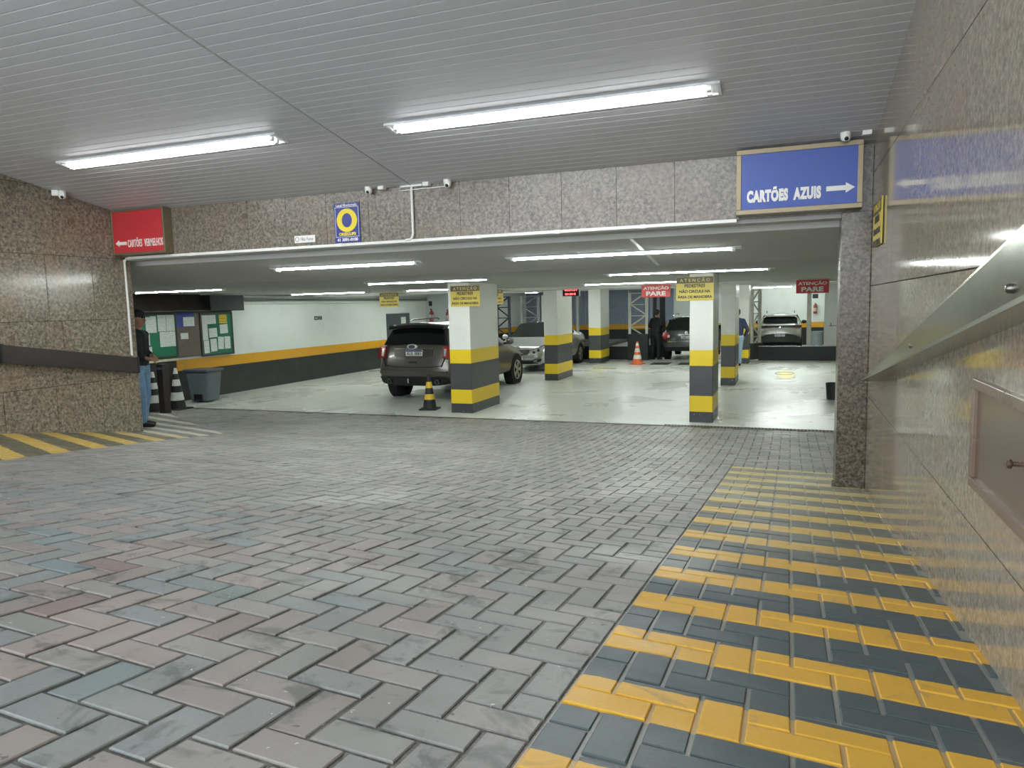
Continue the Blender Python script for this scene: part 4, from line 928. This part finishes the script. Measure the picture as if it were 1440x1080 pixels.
# --- silver sedan, nose to the ramp
SV = paint('silver_car_paint', (176,178,180), 0.6, 0.24)
L, W = 4.82, 1.84; f = L/2; w = W/2
rear = [(0.82, -f+0.12, 0.32), (0.9, -f, 0.5), (0.9, -f, 0.72), (0.82, -f+0.10, 1.02), (0.62, -f+0.18, 1.06)]
tail = [dict(r=[(0.92*w, -f+1.0, 0.26), (1.0*w, -f+1.0, 0.42), (1.0*w, -f+1.0, 0.74), (0.97*w, -f+0.98, 1.03), (0.66*w, -f+0.72, 1.10)], cz=0.03),
        dict(r=[(0.90*w, -f+0.3, 0.30), (0.98*w, -f+0.24, 0.48), (0.98*w, -f+0.24, 0.74), (0.92*w, -f+0.3, 1.04), (0.64*w, -f+0.36, 1.08)], cz=0.03)]
sed = Car('sedan_car', 'silver sedan parked nose out between two banded columns', (-7.62, 20.15+f, 0), PI, W, stations(L, W, 0.20, 0.98, 1.47, 0.74, 0.96, 1.10, 0.30, -0.85, tail, rear, 0.70), SV)
sed.windshield(3, 4, 0.72, 0.60, M_GLASS, 0.02, 0.96)
for sd in (-1, 1):
    q = [(sd*0.40, 0.565), (sd*0.60, 0.545), (sd*0.76, 0.66), (sd*0.80, 0.80), (sd*0.60, 0.715), (sd*0.42, 0.63)]
    h_ = sed.panel('headlight', M_CLEAR, q[::-sd], 'front', out=0.012, depth=0.16)
    for x, z in ((0.54, 0.615), (0.66, 0.675)):
        mb = MB(); y = sed.endy('front', sd*x, z); mb.sphere((sd*x, y-0.0, z), (0.045, 0.03, 0.045), 12, 8); mb.build('projector', M_BLKPL, h_, smooth=True)
    sed.panel('headlight_chrome', M_CHROME, [(sd*0.38, 0.64), (sd*0.42, 0.63), (sd*0.80, 0.80), (sd*0.80, 0.83)][::-sd], 'front', out=0.02, depth=0.10)
    sed.panel('fog_recess', M_BLKPL, [(sd*0.42, 0.31), (sd*0.72, 0.33), (sd*0.78, 0.42), (sd*0.55, 0.39)][::-sd], 'front', out=0.008, depth=0.06)
    sed.panel('fog_light', M_CLEAR, [(sd*0.52, 0.345), (sd*0.62, 0.35), (sd*0.63, 0.385), (sd*0.56, 0.375)][::-sd], 'front', out=0.014, depth=0.04)
gr = sed.strip('grille', M_BLKPL, -0.38, 0.38, lambda x: 0.50+0.10*(abs(x)/.38)**2, 0.69, 'front', out=0.010, depth=0.05)
for k in range(4): sed.strip('grille_bar', M_CHROME, -0.36, 0.36, lambda x, k=k: 0.545+k*0.036, lambda x, k=k: 0.556+k*0.036, 'front', out=0.018, depth=0.03, parent=gr)
sed.strip('grille_surround', M_CHROME, -0.40, 0.40, 0.69, lambda x: 0.725-0.02*(abs(x)/.4)**2, 'front', out=0.022, depth=0.05)
mb = MB(); y = sed.endy('front', 0, 0.735); mb.lathe([(0.07, y+0.0), (0.09, y+0.0), (0.09, y+0.03), (0.07, y+0.03)], 24, 'y', close=True); o = mb.build('badge', M_CHROME, sed.t, (0, 0, 0.735)); o.scale = (1, 1, 0.55)
sed.strip('lower_intake', M_BLKPL, -0.50, 0.50, 0.27, 0.36, 'front', out=0.008, depth=0.06)
sed.strip('front_lip', M_CHROME, -0.62, 0.62, 0.235, 0.262, 'front', out=0.02, depth=0.08)
sed.plate('AXC 1720', 0.0, 0.455, 0.40, 0.13, 'front')
for x, y in ((-0.78, -1.36), (0.78, -1.36), (-0.78, 1.43), (0.78, 1.43)): sed.wheel(x, y, 0.33, 0.22)
for sd in (-1, 1):
    sed.patch('side_window', M_GLASS, 4, 5, 3, 0.0, 0.92, 0.12, 0.90, sd); sed.patch('side_window', M_GLASS, 5, 6, 3, 0.05, 0.95, 0.12, 0.90, sd)
    sed.mirror(sd*0.90, 0.74, 0.98, SV)

# --- dark green wagon, seen from behind on the lift
DG = paint('dark_green_car_paint', (52,60,58), 0.5, 0.25)
L, W = 4.2, 1.66; f = L/2; w = W/2
rear = [(0.84, -f+0.08, 0.30), (0.92, -f, 0.48), (0.92, -f, 0.66), (0.86, -f+0.06, 1.00), (0.68, -f+0.24, 1.43)]
tail = [dict(r=[(0.92*w, -f+0.9, 0.26), (1.0*w, -f+0.9, 0.42), (1.0*w, -f+0.9, 0.72), (0.97*w, -f+0.88, 1.0), (0.76*w, -f+0.85, 1.46)], cz=0.04),
        dict(r=[(0.90*w, -f+0.3, 0.28), (0.985*w, -f+0.22, 0.46), (0.985*w, -f+0.22, 0.68), (0.94*w, -f+0.26, 1.0), (0.72*w, -f+0.44, 1.45)], cz=0.04)]
gc = Car('wagon_car', 'dark green small wagon with silver roof rails on the lift floor', (-3.33, 25.2+f, 0.02), 0.0, W, stations(L, W, 0.24, 0.98, 1.50, 0.74, 0.94, 0.95, 0.35, -0.7, tail, rear), DG)
gc.strip('rear_window', M_GLASS, -0.60, 0.60, lambda x: 1.03+0.04*(1-(x/.6)**2)*0, lambda x: 1.38, out=0.012, depth=0.08)
for sd in (-1, 1):
    q = [(sd*0.53, 0.74), (sd*0.72, 0.70), (sd*0.80, 0.80), (sd*0.78, 0.95), (sd*0.62, 0.97), (sd*0.54, 0.88)]
    tl = gc.panel('tail_light', M_TAIL, q[::sd], out=0.03, depth=0.14)
    gc.panel('reverse_lens', M_CLEAR, [(sd*0.53, 0.78), (sd*0.62, 0.77), (sd*0.61, 0.86), (sd*0.54, 0.85)][::sd], out=0.036, depth=0.03, parent=tl)
    mb = MB(); mb.tube([(sd*0.56, -1.2, 1.48), (sd*0.56, -1.1, 1.53), (sd*0.58, 0.2, 1.56), (sd*0.58, 0.3, 1.52)], 0.02, 8); mb.build('roof_rail', M_CHROME, gc.t, smooth=True)
    gc.patch('side_window', M_GLASS, 4, 5, 3, 0.0, 0.92, 0.12, 0.90, sd); gc.patch('side_window', M_GLASS, 5, 6, 3, 0.05, 0.95, 0.12, 0.90, sd)
    gc.mirror(sd*0.80, 0.70, 1.0, DG)
gc.plate('AMD 8153', 0.05, 0.80, 0.40, 0.13)
mb = MB(); y = gc.endy('rear', 0, 0.94); mb.lathe([(0.0, y-0.03), (0.05, y-0.03), (0.06, y-0.02), (0.06, y+0.03)], 20, 'y'); mb.build('round_badge', M_CHROME, gc.t, (0.02, 0, 0.93), smooth=True)
gc.strip('bumper', DG, -0.74, 0.74, 0.46, 0.60, out=0.05, depth=0.12)
gc.strip('bumper_trim', M_CHROME, -0.60, -0.30, 0.615, 0.63, out=0.05, depth=0.03, n=4)
gc.strip('lower_valance', M_BLKPL, -0.72, 0.72, 0.30, 0.45, out=0.02, depth=0.15)
for x, y in ((-0.70, -1.22), (0.70, -1.22), (-0.70, 1.28), (0.70, 1.28)): gc.wheel(x, y, 0.30, 0.19)

# --- silver hatchback in the right bay
SG = paint('silver_beige_car_paint', (168,168,160), 0.6, 0.25)
L, W = 4.05, 1.74; f = L/2; w = W/2
rear = [(0.82, -f+0.08, 0.32), (0.92, -f, 0.50), (0.94, -f+0.02, 0.74), (0.84, -f+0.14, 1.06), (0.66, -f+0.44, 1.42)]
tail = [dict(r=[(0.92*w, -f+0.95, 0.26), (1.0*w, -f+0.95, 0.42), (1.0*w, -f+0.95, 0.74), (0.97*w, -f+0.93, 1.06), (0.74*w, -f+0.95, 1.45)], cz=0.04),
        dict(r=[(0.90*w, -f+0.3, 0.30), (0.985*w, -f+0.22, 0.48), (0.99*w, -f+0.24, 0.74), (0.93*w, -f+0.36, 1.06), (0.70*w, -f+0.62, 1.44)], cz=0.04)]
sh = Car('hatchback_car', 'silver hatchback with tailgate to us on the raised lift floor', (-0.40, 32.0+f, -0.06), 0.0, W, stations(L, W, 0.24, 1.02, 1.50, 0.78, 0.98, 0.95, 0.35, -0.6, tail, rear), SG)
sh.strip('rear_window', M_GLASS, -0.66, 0.66, lambda x: 1.08+0.02*(x/.66)**2, lambda x: 1.35-0.04*(x/.66)**4, out=0.012, depth=0.09)
sh.strip('spoiler', SG, -0.62, 0.62, lambda x: 1.365, lambda x: 1.42, out=0.12, depth=0.26)
sh.strip('tail_lamp_bar', M_BLKPL, -0.83, 0.83, lambda x: 0.93, lambda x: 1.0, out=0.014, depth=0.10, n=14)
for sd in (-1, 1):
    sh.panel('tail_light', NT('dark_red_lens').set(color=lin((70,24,24)), rough=0.15, coat=0.6).m, [(sd*0.48, 0.93), (sd*0.84, 0.90), (sd*0.84, 1.0), (sd*0.50, 1.0)][::sd], out=0.022, depth=0.12)
    mb = MB(); mb.tube([(sd*0.55, -1.0, 1.50), (sd*0.55, -0.9, 1.545), (sd*0.57, 0.2, 1.56), (sd*0.57, 0.3, 1.52)], 0.018, 8); mb.build('roof_rail', M_BLKPL, sh.t, smooth=True)
    sh.patch('side_window', M_GLASS, 4, 5, 3, 0.0, 0.92, 0.12, 0.90, sd); sh.patch('side_window', M_GLASS, 5, 6, 3, 0.05, 0.95, 0.12, 0.90, sd)
    sh.mirror(sd*0.86, 0.68, 1.04, M_BLKPL)
mb = MB(); y = sh.endy('rear', 0, 0.9); mb.lathe([(0.0, y-0.02), (0.05, y-0.015), (0.05, y+0.03)], 18, 'y'); mb.build('badge', M_CHROME, sh.t, (0, 0, 0.90), smooth=True)
sh.strip('lower_valance', M_BLKPL, -0.80, 0.80, lambda x: 0.30, lambda x: 0.66-0.16*(abs(x)/.8)**3, out=0.016, depth=0.12, n=14)
sh.plate('BAV 4E17', 0.0, 0.60, 0.40, 0.12)
for x, y in ((-0.74, -1.2), (0.74, -1.2), (-0.74, 1.28), (0.74, 1.28)): sh.wheel(x, y, 0.31, 0.2)

# ------------------------------------------------------------------ people
def blob(name, chains, mat, parent, voxel=0.016, smooth=6):
    """overlapping tapered limbs fused into one continuous surface"""
    mb = MB()
    for ch in chains:
        pts, rs = [c[0] for c in ch], [c[1] for c in ch]
        for (p, r), (q, r2) in zip(ch[:-1], ch[1:]):
            p, q = Vector(p), Vector(q); n = max(2, int((q-p).length/(0.35*min(r, r2)))+1)
            for k in range(n+1):
                t = k/n; c = p.lerp(q, t); rr = r+(r2-r)*t
                mb.sphere(c, rr, 10, 7)
    o = mb.build(name, mat, parent)
    rm = o.modifiers.new('fuse', 'REMESH'); rm.mode = 'VOXEL'; rm.voxel_size = voxel; rm.use_smooth_shade = True
    sm = o.modifiers.new('soft', 'SMOOTH'); sm.iterations = smooth; sm.factor = 0.5
    return o
def eblob(name, balls, mat, parent, voxel=0.012, smooth=4):
    mb = MB()
    for c, r in balls: mb.sphere(c, r, 14, 10)
    o = mb.build(name, mat, parent); rm = o.modifiers.new('fuse', 'REMESH'); rm.mode = 'VOXEL'; rm.voxel_size = voxel; rm.use_smooth_shade = True
    sm = o.modifiers.new('soft', 'SMOOTH'); sm.iterations = smooth; sm.factor = 0.5; return o
SKIN = plain('skin', (158,118,96), 0.55, grime=0.06); HAIR = plain('dark_hair', (34,28,26), 0.6); JEAN = plain('blue_denim', (112,146,178), 0.85, grime=0.16, scale=22); JEAN2 = plain('faded_denim', (150,172,190), 0.85, grime=0.16, scale=22)
DKJ = plain('black_jersey', (26,30,36), 0.8); NVY = plain('navy_jacket', (34,46,74), 0.7); SHOE = plain('black_shoe', (20,20,22), 0.5)
def person(label, loc, rz, top, legs, hands, feet, lean=0.0, cap=None, hair=HAIR):
    """facing +y in the local frame. hands/feet = [(x,y,z)] right then left"""
    t = thing('person', label, 'person', loc, rz)
    def up(x, y, z): return (x, y+lean*(z-0.92), z)
    hip = 0.92; sh_z = 1.42; hd = Vector(up(0, 0.02, 1.63))
    # skin: head, neck, arms, hands, legs as one surface
    ch = [[(up(0, 0, 1.42), 0.06), (up(0, 0.01, 1.52), 0.055), (tuple(hd+Vector((0, -0.01, 0.02))), 0.088)], [(tuple(hd+Vector((0, 0.0, 0.035))), 0.092), (tuple(hd+Vector((0, 0.03, -0.06))), 0.062)],
          [(tuple(hd+Vector((0, 0.085, 0.005))), 0.014), (tuple(hd+Vector((0, 0.105, -0.02))), 0.017)],
          [(tuple(hd+Vector((-0.088, -0.005, 0.0))), 0.018), (tuple(hd+Vector((-0.088, -0.005, 0.025))), 0.018)], [(tuple(hd+Vector((0.088, -0.005, 0.0))), 0.018), (tuple(hd+Vector((0.088, -0.005, 0.025))), 0.018)],
          [((-0.05, 0, 0.95), 0.08), (up(-0.06, 0, 1.33), 0.08)], [((0.05, 0, 0.95), 0.08), (up(0.06, 0, 1.33), 0.08)]]
    el = []
    for sd, hnd in zip((1, -1), hands):
        S = Vector(up(sd*0.185, 0, 1.39)); H = Vector(hnd); mid = (S+H)/2; d = H-S
        back_ = Vector((sd*0.5, -0.8, -0.25)).normalized(); ln = max(0.02, 0.58**2-d.length**2)**0.5/2
        E = mid+back_*ln; el.append((S, E, H))
        ch.append([(tuple(S), 0.045), (tuple(E), 0.038), (tuple(H), 0.028)])
        fd = (H-E).normalized(); side = fd.cross(Vector((0, 0, 1))).normalized() if abs(fd.z) < 0.95 else Vector((1, 0, 0))
        pal = H+fd*0.06
        ch.append([(tuple(H), 0.026), (tuple(pal), 0.030)])
        for k, ln_ in enumerate((0.062, 0.075, 0.070, 0.055)):
            o_ = side*(k-1.5)*0.021; p1 = pal+o_+fd*0.03; p2 = p1+fd*ln_*0.5+Vector((0, 0, -0.012)); p3 = p2+fd*ln_*0.35+Vector((0, 0, -0.024)); ch.append([(tuple(pal+o_*0.7), 0.011), (tuple(p1), 0.0095), (tuple(p2), 0.009), (tuple(p3), 0.008)])
        p1 = H+fd*0.02-side*0.03*sd; ch.append([(tuple(p1), 0.012), (tuple(p1+fd*0.035-side*0.022*sd), 0.010), (tuple(p1+fd*0.062-side*0.02*sd), 0.009)])
    kn = []
    for sd, ft in zip((1, -1), feet):
        Hp = Vector((sd*0.095, 0, 0.90)); A = Vector((ft[0], ft[1], ft[2]+0.085)); K = (Hp+A)/2+Vector((0, 0.04, 0.0)); kn.append((Hp, K, A))
        ch.append([(tuple(Hp), 0.075), (tuple(K), 0.052), (tuple(A), 0.036)])
    body = blob('body', ch, SKIN, t, 0.0085, 2)
    for sd in (-1, 1):
        mb = MB(); mb.sphere(tuple(hd+Vector((sd*0.034, 0.083, 0.022))), 0.012, 8, 6); mb.build('eye', plain('eye_dark', (30,24,22), 0.2), t, smooth=True)
    mb = MB(); mb.tube([tuple(hd+Vector((-0.024, 0.084, -0.055))), tuple(hd+Vector((0, 0.091, -0.053))), tuple(hd+Vector((0.024, 0.084, -0.055)))], 0.006, 8); mb.build('mouth', plain('lip', (126,78,68), 0.5), t, smooth=True)
    # clothes
    tc = [[(up(0, 0.01, 0.96), 0.11), (up(0, 0.01, 1.36), 0.11)], [(up(0.06, 0, 0.96), 0.115), (up(0.085, 0, 1.18), 0.115), (up(0.095, 0, 1.33), 0.112)], [(up(-0.06, 0, 0.96), 0.115), (up(-0.085, 0, 1.18), 0.115), (up(-0.095, 0, 1.33), 0.112)], [(up(-0.15, 0, 1.39), 0.068), (up(0, 0, 1.43), 0.075), (up(0.15, 0, 1.39), 0.068)]]
    for S, E, H in el: tc.append([(tuple(S), 0.070), (tuple(E), 0.058), (tuple(E.lerp(H, 0.88)), 0.046)])
    blob('jacket', tc, top, t, 0.014, 5)
    pc = [[((-0.06, 0, 0.90), 0.118), ((0.06, 0, 0.90), 0.118)]]
    for Hp, K, A in kn: pc.append([(tuple(Hp), 0.108), (tuple(K), 0.078), (tuple(A+Vector((0, 0, 0.03))), 0.066)])
    blob('trousers', pc, legs, t, 0.014, 5)
    for Hp, K, A in kn:
        z0 = A.z-0.085
        eblob('shoe', [((A.x, A.y-0.02, z0+0.05), (0.045, 0.06, 0.05)), ((A.x, A.y+0.06, z0+0.042), (0.048, 0.09, 0.042)), ((A.x, A.y+0.13, z0+0.035), (0.046, 0.065, 0.035))], SHOE, t)
    if cap:
        mb = MB(); mb.lathe([(0.103, -0.005), (0.104, 0.03), (0.092, 0.075), (0.055, 0.105), (0.0, 0.115)], 18, 'z', tuple(hd+Vector((0, 0, 0.035)))); cp = mb.build('cap', cap, t, smooth=True)
        mb = MB(); mb.add([tuple(hd+Vector((x, y, z))) for z in (0.030, 0.040) for x, y in ((-0.085, 0.05), (0.085, 0.05), (0.07, 0.15), (0.0, 0.175), (-0.07, 0.15))], [(4,3,2,1,0), (5,6,7,8,9)]+[(k, (k+1) % 5, 5+(k+1) % 5, 5+k) for k in range(5)]); mb.build('cap_peak', cap, cp)
    else:
        eblob('hair', [(tuple(hd+Vector((0, -0.02, 0.055))), (0.103, 0.105, 0.085)), (tuple(hd+Vector((0, -0.05, 0.0))), (0.095, 0.07, 0.08))], hair, t)
    return t
px, py = -9.17, 8.12
person('man in dark cap, black jersey and blue jeans at the granite wall end', (px, py, zramp(px, py)+0.008), -1.25, DKJ, JEAN, ((0.10, 0.17, 1.05), (-0.05, 0.18, 1.08)), ((0.10, 0.05, 0), (-0.10, -0.05, 0)), 0.03, plain('dark_cap', (34,38,42), 0.7))
person('man in navy jacket and faded jeans walking behind the banded column', (-1.50, 23.0, 0), 0.25, NVY, JEAN2, ((0.24, 0.12, 0.92), (-0.24, 0.14, 0.94)), ((0.10, 0.16, 0), (-0.08, -0.16, 0)), 0.10)
person('man in black leaning beside the dark green wagon', (-4.42, 25.45, 0.0), -0.5, DKJ, plain('black_trousers', (28,30,34), 0.8), ((0.05, 0.36, 1.15), (-0.16, 0.30, 1.05)), ((0.10, 0.06, 0), (-0.10, -0.06, 0)), 0.14)

# ------------------------------------------------------------------ lift hall: black kerbs, towers, posts
LB = plain('lift_black', (22,24,26), 0.5)
def kerb(x0, x1, y, z1, label):
    t = thing('lift_kerb', label, 'kerb', ((x0+x1)/2, y, 0)); h = (x1-x0)/2
    m = MB(); m.box(-h, h, -0.10, 0.10, 0.0, z1, 0.008); m.build('beam', LB, t)
    m = MB(); m.box(-h, h, -0.12, 0.10, z1, z1+0.015); m.build('steel_edge', plain('edge_grey', (96,98,96), 0.4, 0.5), t)
kerb(-0.98, 1.95, 25.5, 0.455, 'long black lift kerb in front of the silver hatchback')
kerb(-6.15, -4.75, 25.6, 0.46, 'black lift kerb behind the orange cone')
kerb(-9.3, -6.5, 25.7, 0.46, 'black lift kerb behind the silver sedan')
def deck(x0, x1, z, label):
    m = MB(); m.box(x0, x1, 25.85, 31.0, -0.1, z)
    o = m.build('lift_deck', plain('deck_steel', (88,90,88), 0.45, 0.4)); tag(o, label, 'lift deck')
deck(-6.1, -4.75, 0.46, 'grey steel lift deck behind the orange cone')
deck(-9.2, -6.6, 0.46, 'grey steel lift deck behind the silver sedan')
def tower(label, x, y, w, d, z0, z1, mat, n=4, rz=0.0, black_base=0.0):
    t = thing('lift_tower', label, 'lift tower', (x, y, 0), rz); p = 0.045
    for sx in (-1, 1):
        m = MB(); m.box(sx*w/2-p, sx*w/2+p, -p, p, z0, z1, 0.004); m.build('upright', mat, t)
    hgt = (z1-z0)/n
    for k in range(n):
        a, b = (-1, 1) if k % 2 else (1, -1)
        m = MB(); m.tube([(a*w/2, 0, z0+k*hgt), (b*w/2, 0, z0+(k+1)*hgt)], 0.028, 6); m.build('diagonal', mat, t)
        m = MB(); m.tube([(-w/2, 0, z0+(k+1)*hgt-0.02), (w/2, 0, z0+(k+1)*hgt-0.02)], 0.018, 6); m.build('crossbar', mat, t)
    if black_base:
        m = MB(); m.box(-w/2-0.06, w/2+0.06, -0.10, 0.10, 0, black_base, 0.01); m.build('base_guard', LB, t)
    return t
CRM = plain('cream_steel', (196,196,182), 0.45); DKS = plain('dark_blue_steel', (54,58,74), 0.5)
tower('cream lattice lift tower above the orange cone', -4.98, 25.30, 0.60, 0.1, 0.0, 2.36, CRM, 6, 0, 0.92)
tower('pale lattice lift tower behind the silver sedan roof', -9.05, 25.45, 0.66, 0.1, 0.0, 2.36, plain('grey_steel', (150,152,154), 0.45), 6)
tower('dark blue lattice lift tower half hidden by the column of the crossover', -10.15, 25.5, 0.5, 0.1, 0.0, 2.36, DKS, 6)
tower('dark lattice lift tower between the clock column and the next column', -7.75, 25.5, 0.5, 0.1, 0.0, 2.36, DKS, 6)
tower('narrow cream lattice lift tower edge-on beside the silver hatchback', -1.10, 26.0, 0.55, 0.1, 0.0, 2.36, CRM, 6, 1.15, 0.55)
def post(label, x, y, mat, r=0.045, z1=2.36):
    m = MB(); m.box(-r, r, -r, r, 0, z1, 0.006); o = m.build('steel_post', mat, None, (x, y, 0)); tag(o, label, 'post')
post('pale steel post between the clock column and the next column', -7.22, 25.45, M_GREYW, 0.04)
post('bright vertical steel post beside the pale lattice tower', -8.45, 25.2, M_WHITE, 0.05)
post('white steel post between the silver hatchback and the grey drum', 0.60, 27.0, CRM, 0.07)
post('cream post at the cab side of the dark green wagon', -4.36, 26.75, M_BLACK, 0.10)
post('slim dark post at the green wagon bay', -4.62, 26.6, M_BLACK, 0.06)
for k in range(7):
    x = -12.6+k*1.12; m = MB(); m.box(-0.54, 0.54, -0.03, 0.0, 0.95, 3.2); o = m.build('sheet_panel', plain('blue_grey_sheet', (128,138,156), 0.45), None, (x, 35.99, 0)); tag(o, 'tall blue-grey sheet panel on the back wall of the lift hall', 'panel', 'sheet panels of the lift hall')
m = MB(); m.box(1.05, 1.95, 26.2, 26.4, 0.0, 2.5, 0.01); w_ = struct('wall_lift_right', m, M_WHITE)
m = MB(); m.box(-0.12, 0.12, -0.03, 0.0, -0.008, 0.008); m.tube([(-0.07, -0.02, 0), (-0.07, -0.05, 0.02), (-0.07, -0.05, 0.10)], 0.012, 8); o = m.build('lever', M_BLACK, w_, (1.32, 26.2, 1.10))
m = MB(); m.lathe([(0.0, 0.0), (0.26, 0.0), (0.28, 0.72), (0.29, 0.74), (0.25, 0.74), (0.24, 0.70)], 20); o = m.build('drum', plain('pale_drum', (150,160,164), 0.4), None, (1.02, 33.0, -0.1), smooth=True); tag(o, 'pale grey drum at the far wall beside the white post', 'drum')
extinguisher('dark extinguisher on the far pale wall above the drum', (1.05, 35.88, 1.55), 0)
m = MB(); m.box(-0.12, 0.12, -0.006, 0, -0.10, 0.10); o = m.build('extinguisher_sign', M_BLACK, None, (1.05, 36.0, 2.12)); tag(o, 'small dark sign above the far extinguisher', 'sign')
